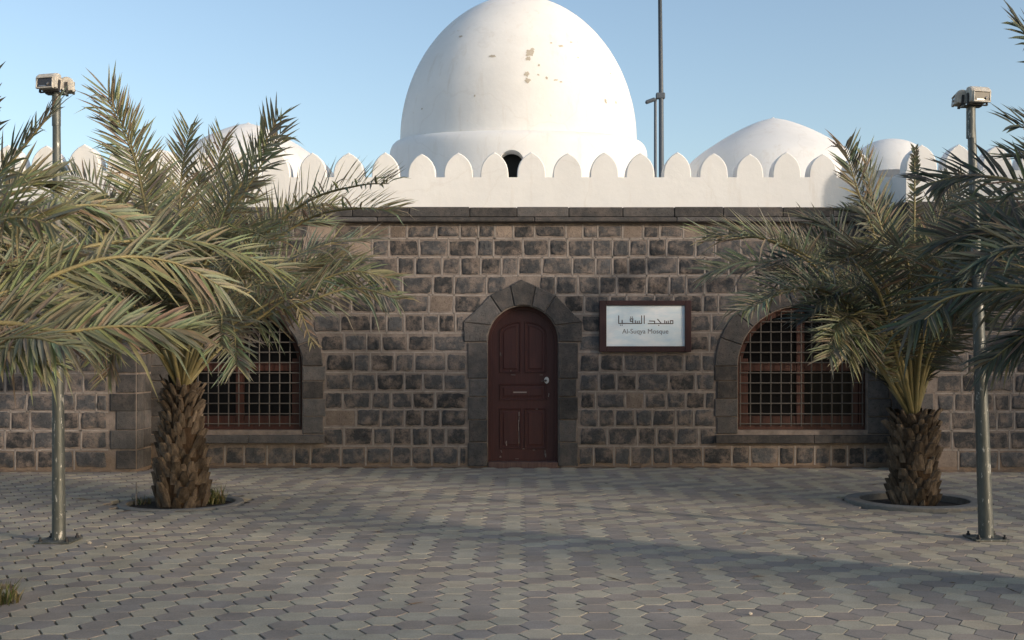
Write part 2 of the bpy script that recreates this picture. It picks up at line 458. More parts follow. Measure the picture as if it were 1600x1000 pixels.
def lay(x0, x1, yw, par, bl_fn):
    for ri, (z0, z1) in enumerate(ROWS):
        for s0, s1 in spans(x0, x1, bl_fn(z0, z1)):
            x = s0 + R.uniform(.02, .05)
            if s0 == x0 and par is front: x = s0 + R.uniform(.02, .2)
            while x < s1 - .09:
                w = R.choice([.17, .2, .22, .25, .28, .31, .36]) * R.uniform(.92, 1.08)
                if s1 - (x + w) < .14: w = s1 - .03 - x
                if w > .5: w *= .5
                stones.append((x, x + w, z0 + R.uniform(-.008, .008), z1 + R.uniform(-.008, .008), yw, par))
                xn = x + w + R.uniform(.034, .052)
                if xn < s1 - .09:
                    xm = (x + w + xn) / 2; ribbon(xm - .0085, xm + .0085, z0 - .03, z1 + .03, yw)
                x = xn
            zm = z0 - (.026 if ri < 12 else .02)
            xx = s0
            while xx < s1:                      # pointing laid in uneven lengths
                e = min(s1, xx + R.uniform(.4, 1.1)); dz = R.uniform(-.004, .004)
                if ri < 12: ribbon(xx, e - .004, zm - .009 + dz, zm + .009 + dz, yw)
                xx = e
lay(-CORN + .02, CORN - .02, 0, front, blocked)
for sgn in (-1, 1):
    lo, hi = sorted((sgn * (CORN + .36), sgn * 8.2)); lay(lo, hi, -WING, wings[sgn], lambda a, c: [])
def vis_rank(s):
    Z = s[4] + D; px = 815 + (s[0] + s[1]) / 2 / Z * F; py = 554 - ((s[2] + s[3]) / 2 - EYE) / Z * F
    if px < 2 or px > 1598: return 3
    if px < 620 and py < 470 + max(0, 300 - px) * .3 or px > 1180 and 330 < py < 560 + (px - 1180) * .05: return 2
    return (s[1] - s[0] < .16) * .5
stones.sort(key=vis_rank)
rest = {}
def col_stone(i): return R.random() < .10
for i, (x0, x1, z0, z1, yw, par) in enumerate(stones):
    cx, cz = (x0 + x1) / 2, (z0 + z1) / 2
    tan = R.random() < (.28 if z0 > fz(372) else .07 if z0 > fz(520) else .025); dep = R.uniform(.014, .034)
    if i < 300:
        me = R.choice(TAN if tan else STN)
        o = bpy.data.objects.new('stone', me); COL.objects.link(o); o.parent = par; o.location = (cx, yw, cz)
        o.scale = ((x1 - x0), dep if not tan else .008, (z1 - z0))
        if R.random() < .5: o.scale.x *= -1; o.scale.z *= -1
    else:
        b = rest.setdefault(par.name, (par, MB()))[1]; vs, fs = stone_mesh(R)
        b.add([(cx + v[0] * (x1 - x0), yw + v[1] * dep, cz + v[2] * (z1 - z0)) for v in vs], fs)
for par, b in rest.values(): tag(b.build('stones', M['stone'], par, smooth=True), kind='stuff')
tag(joints.build('pointing', M['ribbon'], front), kind='stuff')

# ---- dressed blocks: quoins and voussoirs, each its own mesh
def block(name, poly, y, par, out=.03, mt=None, gap=.006, back=.02):
    cx = sum(p[0] for p in poly) / len(poly); cz = sum(p[1] for p in poly) / len(poly)
    def shr(d):
        r = []
        for x, z in poly:
            v = Vector((x - cx, z - cz)); l = v.length; v *= max(0, (l - d * 1.35)) / l; r.append((cx + v.x, cz + v.y))
        return r
    a, c2 = shr(gap), shr(gap + .009); n = len(poly); o = out + R.uniform(-.006, .006)
    vs = [(x, y + back, z) for x, z in a] + [(x, y - o + .007, z) for x, z in a] + [(x, y - o, z) for x, z in c2]
    fs = [tuple(range(2 * n, 3 * n))]
    for k in range(2):
        for i in range(n): j = (i + 1) % n; fs.append((k * n + i, k * n + j, (k + 1) * n + j, (k + 1) * n + i))
    b = MB(); b.add(vs, fs); me = b.mesh(name)
    bm = bmesh.new(); bm.from_mesh(me); bmesh.ops.recalc_face_normals(bm, faces=bm.faces[:]); bm.to_mesh(me); bm.free()
    for v in me.vertices: v.co -= Vector((cx, y, cz))
    me.materials.append(mt or M['ashlar']); return link(name, me, par, (cx, y, cz))
# door quoins
zs = [fz(v) for v in (729, 691, 656, 620, 592, 535)]
for sgn in (-1, 1):
    for k in range(5):
        i0, w = DR + .002, .265 - (.02 if k % 2 else 0)
        xs = sorted((DC + sgn * i0, DC + sgn * (i0 + w))); block('quoin', [(xs[0], zs[k]), (xs[1], zs[k]), (xs[1], zs[k + 1]), (xs[0], zs[k + 1])], 0, front, .022)
# door voussoirs, with the stepped outer line of the photograph
vo = [(0, .79, fz(534)), ]
angs = [0, 26, 53, 76, 104, 127, 154, 180]
outer = {0: [(.79, fz(534)), (.80, fz(505))], 26: [(.80, fz(505)), (.70, fz(491))], 53: [(.45, fz(461)), (.45, fz(461))], 76: [(.17, fz(446)), (.17, fz(446))]}
def op(a, which):
    if a <= 90: dx, z = outer[a][which]; return (DC + dx, z)
    dx, z = outer[180 - a][which]; return (DC - dx, z)
def ip(a): t = math.radians(a); return (DC + (DR + .004) * math.cos(t), DZ + (DR + .004) * math.sin(t))
def arc(a0, a1, n=4): return [ip(a0 + (a1 - a0) * i / n) for i in range(n + 1)]
L0 = (DC + DR + .004, fz(534)); 
vp = [[L0, (DC + .79, fz(534)), (DC + .80, fz(503)), ] + list(reversed(arc(0, 26)))[0:] ,
      [ip(26), (DC + .80, fz(503)), (DC + .68, fz(490)), (DC + .44, fz(461))] + list(reversed(arc(26, 53)))[:-1],
      [ip(53), (DC + .44, fz(461)), (DC + .17, fz(446))] + list(reversed(arc(53, 76)))[:-1]]
for poly in vp:
    block('voussoir', poly, 0, front, .028)
    block('voussoir', [(2 * DC - x, z) for x, z in reversed(poly)], 0, front, .028)
block('voussoir', [ip(104)] + list(reversed(arc(76, 104)))[1:-1] + [ip(76), (DC + .17, fz(446)), (DC - .02, fz(436)), (DC - .17, fz(446))], 0, front, .034)
# windows: jamb quoins, voussoirs, sill
for cx, _ in WIN:
    zj = [fz(v) for v in (678, 651, 623, 595, 572)]
    for sgn in (-1, 1):
        for k in range(4):
            xs = sorted((cx + sgn * (WHW + .002), cx + sgn * (WHW + VT + (.03 if k % 2 else 0)))); block('quoin', [(xs[0], zj[k]), (xs[1], zj[k]), (xs[1], zj[k + 1]), (xs[0], zj[k + 1])], 0, front, .02)
    nv = 9; h1, h2 = WTOP - WSP + .003, WTOP - WSP + VT
    for k in range(nv):
        t0, t1 = math.pi * k / nv, math.pi * (k + 1) / nv
        inn = [(cx + (WHW + .003) * math.cos(t), WSP + h1 * math.sin(t)) for t in [t1 + (t0 - t1) * i / 4 for i in range(5)]]
        e = R.uniform(-.01, .03)
        out_ = [(cx + (WHW + VT + e) * math.cos(t), WSP + (h2 + e) * math.sin(t)) for t in [t0 + (t1 - t0) * i / 3 for i in range(4)]]
        block('voussoir', inn + out_, 0, front, .024)
    # wing and pilaster blocks are laid below
# corner quoins of the wings
for sgn in (-1, 1):
    for k, (z0, z1) in enumerate(ROWS):
        w = .34 if k % 2 else .26
        xs = sorted((sgn * CORN, sgn * (CORN + w))); block('quoin', [(xs[0], z0 - .02), (xs[1], z0 - .02), (xs[1], z1 + .02), (xs[0], z1 + .02)], -WING, wings[sgn], .02)

for sgn in (-1, 1):
    for k, (z0, z1) in enumerate(ROWS):
        cut = -.30 + R.uniform(-.08, .08)
        for a0, a1 in ((-WING + .01, cut - .015), (cut + .015, -.06)):
            xs = sorted((sgn * (CORN + .01), sgn * (CORN - .014 - R.uniform(0, .006)))); b = MB(); b.box(xs[0], xs[1], a0, a1, z0 - .015, z1 + .015, .004); b.build('quoin', M['ashlar'], wings[sgn])
# ---- cornice
corn = MB(); corn.box(-CORN - .01, CORN + .01, -.02, .02, ZC0, ZC1 - .002)
corn_o = corn.build('cornice', M['mortar'], mosque)
def cornice_run(x0, x1, y):
    x = x0; zmid = fz(340.5)
    while x < x1 - .05:
        w = min(R.uniform(.5, .85), x1 - x)
        if x1 - x - w < .3: w = x1 - x
        e = R.uniform(-.006, .006)
        b = MB(); b.box(x + .003, x + w - .003, y - .075 + e, y + .0, zmid + .004, ZC1 + R.uniform(-.004, .004), .008); b.build('cornice_slab', M['ashlar'], corn_o)
        x += w
    x = x0
    while x < x1 - .05:
        w = min(R.uniform(1.2, 2.2), x1 - x)
        if x1 - x - w < .3: w = x1 - x
        b = MB(); b.box(x + .001, x + w - .001, y - .10, y + .0, ZC0, zmid - .002 + R.uniform(-.004, .0), .012); b.build('cornice_moulding', M['ashlar'], corn_o)
        x += w
cornice_run(-CORN + .08, CORN - .08, -.021)
cornice_run(-8.6, -CORN - .0, -WING); cornice_run(CORN + .0, 8.6, -WING)
for sgn in (-1, 1):   # return of the cornice on the wing's inner side
    b = MB(); xs = sorted((sgn * CORN, sgn * (CORN - .075))); b.box(xs[0], xs[1], -WING, -.10, fz(340.5), ZC1, .008); b.build('cornice_slab', M['ashlar'], corn_o)

# ---- parapet and merlons
PT = .26
parapet = MB()
parapet.box(-CORN, CORN, .0, PT, ZC1 + .001, ZP)
parapet_o = parapet.build('parapet', M['plaster'], mosque)
for sgn in (-1, 1):
    xs = sorted((sgn * CORN, sgn * XEND)); b = MB(); b.box(xs[0], xs[1], -WING + .02, -WING + .02 + PT, ZC1 + .001, ZP)
    xr = sorted((sgn * CORN, sgn * (CORN + PT))); b.box(xr[0], xr[1], -WING + .02 + PT, PT, ZC1 + .001, ZP)
    b.build('wing_parapet', M['plaster'], mosque)
def merlon_poly(w, h):
    half = []
    for i in range(9):
        t = i / 8; z = h * (1 - (1 - t) ** 1.0)
        r = w / 2 * (1 - t ** 2.8) ** .85 if t < 1 else 0
        half.append((r, z))
    return [(r, z) for r, z in half[:-1]] + [(0, h)] + [(-r, z) for r, z in reversed(half[:-1])]
MW, MH = .388, ZM - ZP
mer = []
for k in range(4):
    b = MB(); w, h = MW * R.uniform(.97, 1.03), MH * R.uniform(.97, 1.03); poly = merlon_poly(w, h)
    b.prism(poly, 0, PT - .004); me = b.mesh('merlon'); me.materials.append(M['plaster'])
    bm = bmesh.new(); bm.from_mesh(me); bmesh.ops.bevel(bm, geom=[e for e in bm.edges if len(e.link_faces) == 2 and e.calc_face_angle(0) > 1.2 and e.verts[0].co.z + e.verts[1].co.z > .02], offset=.012, segments=1, affect='EDGES'); bm.to_mesh(me); bm.free()
    mer.append(me)
def merlon(x, y, rz=0):
    o = bpy.data.objects.new('merlon', R.choice(mer)); COL.objects.link(o); o.parent = parapet_o; o.location = (x, y, ZP - .004); o.rotation_euler = (0, R.uniform(-.02, .02), rz); o.scale = (R.uniform(.95, 1.03), 1, R.uniform(.95, 1.04))
for k in range(-6, 14): merlon(fx(602) + k * 57 / S + R.uniform(-.006, .006), .002)
for sgn in (-1, 1):
    for k in range(8): merlon(sgn * (CORN + .2 + k * .486), -WING + .022)
    merlon(sgn * (CORN + (.002 if sgn > 0 else -.002)), -.16, -sgn * math.pi / 2 if sgn < 0 else -math.pi / 2) if False else None

# ---- domes
def dome_profile(pts): return pts
def smooth_prof(pts, n=40):
    r = np.array([p[0] for p in pts]); z = np.array([p[1] for p in pts]); t = np.concatenate([[0], np.cumsum(np.hypot(np.diff(r), np.diff(z)))])
    tt = np.linspace(0, t[-1], n); out = []
    # catmull-rom through the points
    for q in tt:
        i = min(len(t) - 2, max(0, int(np.searchsorted(t, q) - 1))); u = (q - t[i]) / (t[i + 1] - t[i])
        g = lambda a: [a[max(i - 1, 0)], a[i], a[i + 1], a[min(i + 2, len(a) - 1)]]
        def cr(p): return .5 * ((2 * p[1]) + (-p[0] + p[2]) * u + (2 * p[0] - 5 * p[1] + 4 * p[2] - p[3]) * u * u + (-p[0] + 3 * p[1] - 3 * p[2] + p[3]) * u ** 3)
        out.append((max(0.0005, cr(g(r))), cr(g(z))))
    return out
ZD = D + 3.5; k = ZD / F
dc = ((810 - 815) * k, 3.5, 0)
def zd(py): return (554 - py) * k + EYE
sil = [(186, 234), (185.5, 228)] + [(185 * (1 - h * h) ** .53, 225 - 226 * h) for h in (0, .1, .2, .3, .4, .5, .6, .7, .78, .85, .9, .94, .97, .99)] + [(0, -1)]
main_prof = smooth_prof([(r * k * .994, zd(y)) for r, y in sil], 72)
def sag(a, r, z):      # the hand-laid collar dips a little towards the front
    return -.15 * max(0, -math.sin(a)) ** 1.5 if z < zd(218) else -.15 * max(0, -math.sin(a)) ** 1.5 * max(0, 1 - (z - zd(218)) / .5)
b = MB(); b.lathe(main_prof, dc, 96, warp=sag)
dome = b.build('dome', M['plaster'], mosque, smooth=True)
# drum with rounded shoulder and a window cut through its front
RD = 200 * k
def drum(): 
    b = MB(); prof = [(.0001, 3.6), (RD - .03, 3.6), (RD - .03, 3.7), (RD, zd(262)), (RD, zd(246)), (RD - .012, zd(239)), (RD - .04, zd(233)), (RD - .08, zd(229)), (RD - .125, zd(227)), (RD - .17, zd(226.5)), (.0001, zd(226.5))]
    b.lathe(prof, dc, 144, warp=sag); return b
b = drum()
wx = (799.5 - 815) / F * (ZD - RD); wz0, wz1 = 3.72, (554 - 234) / F * (ZD - RD) + EYE; whw = 19 / F * (ZD - RD)
arch = [(wx - whw, 3.4), (wx + whw, 3.4)] + [(wx + whw * math.cos(t_), wz1 - whw * .95 + whw * .95 * math.sin(t_)) for t_ in [math.pi * i / 16 for i in range(17)]]
me = b.mesh('drum'); me.materials.append(M['plaster']); tmp = bpy.data.objects.new('tmp', me); COL.objects.link(tmp)
bm = bmesh.new(); bm.from_mesh(me); bmesh.ops.remove_doubles(bm, verts=bm.verts[:], dist=1e-5); bmesh.ops.recalc_face_normals(bm, faces=bm.faces[:]); bm.to_mesh(me); bm.free()
cb = MB(); cb.prism(arch, dc[1] - RD - .3, dc[1] - RD + .36); cm = cb.mesh('cut'); co = bpy.data.objects.new('cut', cm); COL.objects.link(co)
bm = bmesh.new(); bm.from_mesh(cm); bmesh.ops.remove_doubles(bm, verts=bm.verts[:], dist=1e-5); bmesh.ops.recalc_face_normals(bm, faces=bm.faces[:]); bm.to_mesh(cm); bm.free()
md = tmp.modifiers.new('cut', 'BOOLEAN'); md.operation = 'DIFFERENCE'; md.object = co; md.solver = 'EXACT'
bpy.context.view_layer.update()
me = bpy.data.meshes.new_from_object(tmp.evaluated_get(bpy.context.evaluated_depsgraph_get())); bpy.data.objects.remove(tmp); bpy.data.objects.remove(co)
me.polygons.foreach_set('use_smooth', [True] * len(me.polygons))
bm = bmesh.new(); bm.from_mesh(me)
for e_ in bm.edges: e_.smooth = not (len(e_.link_faces) == 2 and e_.calc_face_angle(0) > .6)
bm.to_mesh(me); bm.free()
if not me.materials: me.materials.append(M['plaster'])
drum_o = link('drum', me, mosque)
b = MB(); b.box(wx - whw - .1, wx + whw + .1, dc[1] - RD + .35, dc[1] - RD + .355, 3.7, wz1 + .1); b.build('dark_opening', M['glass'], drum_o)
# peeled patches of plaster on the dome
def dome_hit(px, py):
    o = Vector((0, -D, EYE)); dr = (P(px, py, 10) - o).normalized(); t = 8.0
    rs = np.array([p[0] for p in main_prof])[::-1]; zs_ = np.array([p[1] for p in main_prof])
    zo = np.array([p[1] for p in main_prof]); ro = np.array([p[0] for p in main_prof])
    while t < 30:
        q = o + dr * t; rad = math.hypot(q.x - dc[0], q.y - dc[1])
        if q.z < zo[-1] and rad <= np.interp(q.z, zo, ro): return q
        t += .01
    return None
def peel(px, py, w, h, seed):
    rr = random.Random(seed); q = dome_hit(px, py)
    if q is None: return
    e = .15
    a, b2 = dome_hit(px + 4, py), dome_hit(px, py - 4)
    u = (a - q).normalized(); v = (b2 - q); v = (v - u * v.dot(u)).normalized(); n = u.cross(v); n = n if n.y < 0 else -n
    sc = (q.y + D) / F; pts = []
    K = 18
    for i in range(K):
        t = 2 * math.pi * i / K; r = rr.uniform(.55, 1.15); pts.append(q + u * (w / 2 * sc * r * math.cos(t)) + v * (h / 2 * sc * r * math.sin(t)) - n * .0)
    # conform: push each point to the surface along n
    def conf(p):
        rad = math.hypot(p.x - dc[0], p.y - dc[1]); zo = [m_[1] for m_ in main_prof]; ro = [m_[0] for m_ in main_prof]
        rs = float(np.interp(p.z, zo, ro)); f = (rs + .004) / max(rad, .01); return Vector((dc[0] + (p.x - dc[0]) * f, dc[1] + (p.y - dc[1]) * f, p.z))
    b = MB(); vs = [conf(p) for p in pts]; ctr = conf(q); mid = [conf((p + q) / 2) for p in pts]
    b.add(vs + mid + [ctr], [(i, (i + 1) % K, K + (i + 1) % K, K + i) for i in range(K)] + [(K + i, K + (i + 1) % K, 2 * K) for i in range(K)])
    b.build('peeled_patch', M['patch'], dome, smooth=True)
for i, a in enumerate([(828, 83, 17, 13), (825, 92, 10, 9), (832, 77, 8, 6), (823, 116, 9, 11), (824, 126, 10, 9), (769, 88, 13, 5), (720, 57, 9, 5), (876, 72, 9, 5), (861, 67, 5, 4), (854, 122, 5, 5), (868, 125, 9, 3), (876, 128, 6, 3), (842, 102, 4, 5), (946, 158, 5, 9), (962, 160, 5, 5), (841, 117, 4, 3), (892, 66, 6, 3), (903, 90, 4, 3), (660, 170, 5, 3), (742, 150, 3, 4), (953, 115, 5, 3)]): peel(*a, 100 + i)

def small_dome(px, Z, prof_px, n=64):
    kk = Z / F; c0 = ((px - 815) * kk, Z - D, 0)
    b = MB(); b.lathe(smooth_prof([(r * kk, (554 - y) * kk + EYE) for r, y in prof_px], 36), c0, n); return b.build('dome', M['plaster'], mosque, smooth=True)
pr = [(152, 305), (146, 285), (132, 258), (113, 241), (96, 229.5), (79, 218.5), (53, 204), (28, 192.8), (12, 187.6), (4, 185.6), (2, 183.5), (0, 183)]
small_dome(1208, ZD, pr)
small_dome(388, ZD, [(r * .98, y + 8) for r, y in pr])
pr2 = [(66, 275), (62, 256), (54, 243), (43, 232), (30, 224), (15, 219.5), (0, 218)]
small_dome(1390, 17.6, pr2); small_dome(243, 17.6, [(r, y + 16) for r, y in pr2])

# ---- door
dr = MB(); YD = .17
lo = door_outline(.0, .07); dr.prism(lo, YD, YD + .05)
door = dr.build('door', M['door'], mosque)
def door_piece(name, poly, y0, y1, mt=None):
    b = MB(); b.prism(poly, y0, y1); return b.build(name, mt or M['door'], door)
# fixed frame round the leaf
oo, ii = door_outline(.001, .0), door_outline(.042, .0)
b = MB()
n = len(oo); vs = [Vector((x, .13, z)) for x, z in oo] + [Vector((x, .13, z)) for x, z in ii] + [Vector((x, YD, z)) for x, z in ii] + [Vector((x, YD + .02, z)) for x, z in oo]
fs = []
for i in range(1, n): 
    j = (i + 1) % n
    fs += [(i, j, n + j, n + i), (n + i, n + j, 2 * n + j, 2 * n + i)]
b.add(vs, fs); b.build('door_frame', M['door'], door)
def rect(x0, x1, z0, z1): return [(x0, z0), (x1, z0), (x1, z1), (x0, z1)]
def panel(poly, name='door_panel'):
    # raised moulding ring and a fielded panel inside it
    cx = sum(p[0] for p in poly) / len(poly); cz = sum(p[1] for p in poly) / len(poly)
    def off(d):
        out = []
        n = len(poly)
        for i in range(n):
            a, b_, c_ = Vector(poly[i - 1]), Vector(poly[i]), Vector(poly[(i + 1) % n])
            n1 = Vector((-(b_ - a).y, (b_ - a).x)).normalized(); n2 = Vector((-(c_ - b_).y, (c_ - b_).x)).normalized()
            m_ = (n1 + n2); m_ = m_ / max(.3, m_.length_squared) * 2 if m_.length > 0 else n1
            out.append((b_.x + m_.x * d, b_.y + m_.y * d))
        return out
    rings = [(off(0), YD - .001), (off(.006), YD - .016), (off(.018), YD - .014), (off(.024), YD - .002), (off(.05), YD - .004), (off(.062), YD - .013)]
    n = len(poly); vs = []; fs = []
    for rg, y in rings: vs += [(x, y, z) for x, z in rg]
    for k in range(len(rings) - 1):
        for i in range(n): j = (i + 1) % n; fs.append((k * n + i, k * n + j, (k + 1) * n + j, (k + 1) * n + i))
    fs.append(tuple((len(rings) - 1) * n + i for i in range(n)))
    b = MB(); b.add(vs, fs); return b.build(name, M['door'], door)
pL, pR = fx(780), fx(854); pm = (pL + pR) / 2
zt0, zt1 = fz(583), fz(520)
def top_panel(x0, x1, right):
    r = x1 - x0; hh = fz(502) - zt1; n = 7
    if right: a = [(x0 + r * math.cos(t), zt1 + hh * math.sin(t)) for t in [math.pi / 2 * i / n for i in range(n + 1)]]; return [(x0, zt0), (x1, zt0)] + a
    a = [(x1 - r * math.cos(t), zt1 + hh * math.sin(t)) for t in [math.pi / 2 * (1 - i / n) for i in range(n + 1)]]; return [(x0, zt0), (x1, zt0)] + a
panel(top_panel(pL, pm - .025, False)); panel(top_panel(pm + .025, pR, True))
panel(rect(pL, pR, fz(626), fz(600))); panel(rect(pL, pm - .02, fz(703), fz(639))); panel(rect(pm + .02, pR, fz(703), fz(639)))
door_piece('lock_plate', [(fx(854.5) + .036 * math.cos(t) * .9, fz(594.5) + .046 * math.sin(t)) for t in [2 * math.pi * i / 12 for i in range(12)]], YD - .022, YD - .0, M['enamel'])
b = MB(); b.tube([(fx(853), YD - .05, fz(595)), (fx(853), YD - .02, fz(595))], [.016, .012], 10); b.tube([(fx(853), YD - .045, fz(595)), (fx(846), YD - .05, fz(596))], .008, 6); b.build('handle', M['iron'], door)
b = MB(); b.box(fx(802), fx(823), YD - .019, YD - .008, fz(614.5), fz(612.5)); b.build('letter_slot', M['chip'], door)
b = MB()
for (px, py, w, h) in [(798, 581, 2, 4), (791, 694, 2, 7), (810.5, 675, 1.4, 34), (811, 652, 1.2, 14), (852.5, 711, 2, 12), (833, 704.5, 6, 1.6), (818, 703, 4, 1.4), (782, 715, 3, 3), (783, 707, 2, 4), (858, 618, 2, 5), (800, 586, 10, 1.2), (840, 640, 5, 1.2), (782, 553, 1.5, 9), (808, 719, 7, 1.3), (766, 712, 1.5, 8), (846, 586, 5, 1)]:
    for _ in range(3):
        x, z = fx(px) + R.uniform(-1, 1) * w * .3 / S, fz(py) + R.uniform(-1, 1) * h * .35 / S
        b.box(x - w / S * .3, x + w / S * .3, YD - .0172, YD - .0145, z - h / S * .25, z + h / S * .25)
tag(b.build('paint_chips', M['chip'], door), kind='stuff')
b = MB(); b.box(DX0 + .005, DX1 - .005, -.035, .3, -.02, fz(722), .01); b.build('threshold', wood('worn_threshold', (.085, .045, .04), (.15, .10, .085), .8), door)

# ---- windows
for wi, (cx, _) in enumerate(WIN):
    w = empty('window', (cx, 0, WZ0)); w.parent = mosque
    yf = .10
    oo, ii = win_outline(cx, .001), win_outline(cx, .075); n = len(oo)
    b = MB(); vs = [(x, yf, z) for x, z in oo] + [(x, yf, z) for x, z in ii] + [(x, yf + .07, z) for x, z in ii]
    fs = []
    for i in range(n):
        j = (i + 1) % n; fs += [(i, j, n + j, n + i), (n + i, n + j, 2 * n + j, 2 * n + i)]
    b.add(vs, fs); b.build('frame', M['frame'], w)
    zi0, zi1 = WZ0 + .075, WTOP - .075
    b = MB(); b.box(cx - .055, cx + .055, yf + .02, yf + .07, zi0, zi1 - .003, .006); b.build('mullion', M['frame'], w)
    zt = fz(573)
    b = MB(); b.box(cx - WHW + .07, cx - .056, yf + .022, yf + .068, zt - .06, zt + .06, .006); b.box(cx + .056, cx + WHW - .07, yf + .022, yf + .068, zt - .06, zt + .06, .006); b.build('transom', M['frame'], w)
    for sgn in (-1, 1):
        xs = sorted((cx + sgn * (WHW - .075), cx + sgn * (WHW - .16))); b = MB(); b.box(xs[0], xs[1], yf + .03, yf + .066, zi0, WSP + .1, .005); b.build('stile', M['frame'], w)
        xs = sorted((cx + sgn * .057, cx + sgn * (WHW - .16))); b = MB(); b.box(xs[0], xs[1], yf + .03, yf + .066, zi0, zi0 + .11, .005); b.build('rail', M['frame'], w)
        xs = sorted((cx + sgn * .05, cx + sgn * (WHW - .07))); b = MB(); b.box(xs[0], xs[1], yf + .05, yf + .056, zi0, zt); b.build('pane', M['glass'], w)
        q = [(cx + sgn * .04, zt)] + [(cx + sgn * (WHW - .05) * math.cos(t), max(zt, WSP + (WTOP - WSP - .05) * math.sin(t))) for t in [math.pi / 2 * .98 * i / 10 for i in range(11)]] + [(cx + sgn * .04, zi1)]
        if sgn < 0: q = list(reversed(q))
        b = MB(); b.prism(q, yf + .0505, yf + .0565); b.build('pane', M['glass'], w)
    # iron grille of square mesh
    sp = 16 / S; gy = yf - .03
    nb = int(WHW / sp)
    for i in range(-nb, nb + 1):
        x = cx + i * sp; u = (x - cx) / (WHW - .03)
        if abs(u) >= .985: continue
        ztp = WSP + (WTOP - WSP - .03) * math.sqrt(1 - u * u)
        b = MB(); b.tube([(x, gy, WZ0 + .045), (x + R.uniform(-.003, .003), gy, ztp)], .009, 6); b.build('grille_bar', M['iron'], w)
    z = WZ0 + .08
    while z < WTOP - .06:
        u = max(0, (z - WSP) / (WTOP - WSP - .03)); xw = (WHW - .03) * math.sqrt(max(0, 1 - u * u))
        b = MB(); b.tube([(cx - xw, gy - .012, z), (cx + xw, gy - .012, z + R.uniform(-.003, .003))], .009, 6); b.build('grille_bar', M['iron'], w); z += sp
    b = MB(); x0, x1 = cx - WHW - VT - .02, cx + WHW + VT + .02
    xm = x0 + (x1 - x0) * R.uniform(.4, .6)
    for a0, a1 in ((x0, xm - .002), (xm + .002, x1)): b.box(a0, a1, -.10, .12, fz(692), fz(679.5), .008)
    b.build('sill', M['ashlar'], w)

b = MB()
def drift(x0, x1, yw):
    x = x0; prev = None
    while x <= x1:
        w, h = R.uniform(.02, .10), R.uniform(.008, .04); cur = [(x, yw - w, .001), (x, yw - w * .4, h * .6), (x, yw + .01, h)]
        if prev: b.add(prev + cur, [(0, 3, 4, 1), (1, 4, 5, 2)])
        prev = cur; x += R.uniform(.05, .14)
drift(-CORN + .02, DX0 - .04, -.0); drift(DX1 + .04, CORN - .02, -.0); drift(-8.2, -CORN - .01, -WING); drift(CORN + .01, 8.2, -WING)
dm = mat('windblown_dust', rough=1, spec=.05); setc(dm, ramp(dm, noise(dm, 12, 6, .7), [(.3, (.15, .105, .075)), (.7, (.25, .185, .135))])); bump(dm, noise(dm, 60, 5), .6, .01)
tag(b.build('dust', dm, smooth=True), 'reddish dust drifted along the foot of the stone wall', 'dust', kind='stuff')
# ------------------------------------------------------------------ sign
sg = empty('sign_board', (fx(1008), -.05, fz(510)))
tag(sg, 'framed pale blue name board with dark lettering beside the door', 'sign')
fo = (fx(936), fx(1079), fz(550), fz(470)); fi = (fx(947), fx(1069), fz(541), fz(477.5))
b = MB(); b.box(fo[0], fi[0], -.075, -.025, fo[2], fo[3], .006); b.box(fi[1], fo[1], -.075, -.025, fo[2], fo[3], .006)
b.box(fi[0] + .001, fi[1] - .001, -.073, -.025, fo[2], fi[2], .006); b.box(fi[0] + .001, fi[1] - .001, -.073, -.025, fi[3], fo[3], .006); b.build('frame', M['signframe'], sg)
m = mat('printed_sky_panel', rough=.35, spec=.4)
n1 = noise(m, 2.4, 6, .6, stretch=(1, 1, 2.6))
c = ramp(m, n1, [(.30, (.52, .66, .75)), (.48, (.68, .77, .81)), (.66, (.86, .87, .87))])
setc(m, c)
b = MB(); b.box(fi[0] - .004, fi[1] + .004, -.045, -.03, fi[2] - .004, fi[3] + .004); b.build('panel', m, sg)
ink = mat('brown_ink', (.075, .055, .05), .6)
def sx(u): return fx(900 + u / 7.62)
def sz(v): return fz(450 + v / 7.62)
b = MB(); yk = -.0462
def stroke(u0, v0, u1, v1, t=11):
    a, c2 = Vector((sx(u0), sz(v0))), Vector((sx(u1), sz(v1))); dd = (c2 - a); l = dd.length
    if l < 1e-6: return
    dd /= l; nn = Vector((-dd.y, dd.x)) * (t / 7.62 / S / 2); a = a - dd * .002; c2 = c2 + dd * .002
    b.prism([tuple(a - nn), tuple(c2 - nn), tuple(c2 + nn), tuple(a + nn)], yk - R.uniform(0, .0006), -.0448)
# right word: meem, seen, jeem, dal
for s4 in [(1150, 425, 1040, 425), (1148, 390, 1148, 425), (1118, 390, 1118, 425), (1116, 390, 1150, 390), (1093, 392, 1093, 425), (1072, 396, 1072, 425), (1051, 388, 1051, 425),
           (1046, 425, 942, 425), (965, 372, 1012, 425), (930, 425, 852, 425), (930, 398, 930, 425), (934, 396, 866, 394), (944, 425, 930, 425), (975, 446, 985, 446),
           # left word: alef, lam, seen, qaf, ya, alef
           (808, 330, 808, 426), (777, 330, 777, 425), (781, 423, 505, 423), (748, 390, 748, 423), (725, 394, 725, 423), (702, 388, 702, 423),
           (672, 368, 672, 423), (640, 368, 676, 368), (642, 368, 642, 400), (640, 398, 674, 398), (546, 382, 546, 423), (505, 330, 505, 426), (643, 348, 651, 348), (663, 348, 671, 348), (522, 443, 530, 443), (542, 443, 550, 443)]: stroke(*s4)
b.build('arabic_lettering', ink, sg)
tx = bpy.data.curves.new('english_lettering', 'FONT'); tx.body = 'Al-Suqya Mosque'; tx.align_x = 'CENTER'; tx.align_y = 'CENTER'; tx.size = .088; tx.extrude = .0006
tx.materials.append(mat('grey_ink', (.16, .15, .15), .6))
tmp = bpy.data.objects.new('tmp', tx); COL.objects.link(tmp); bpy.context.view_layer.update()
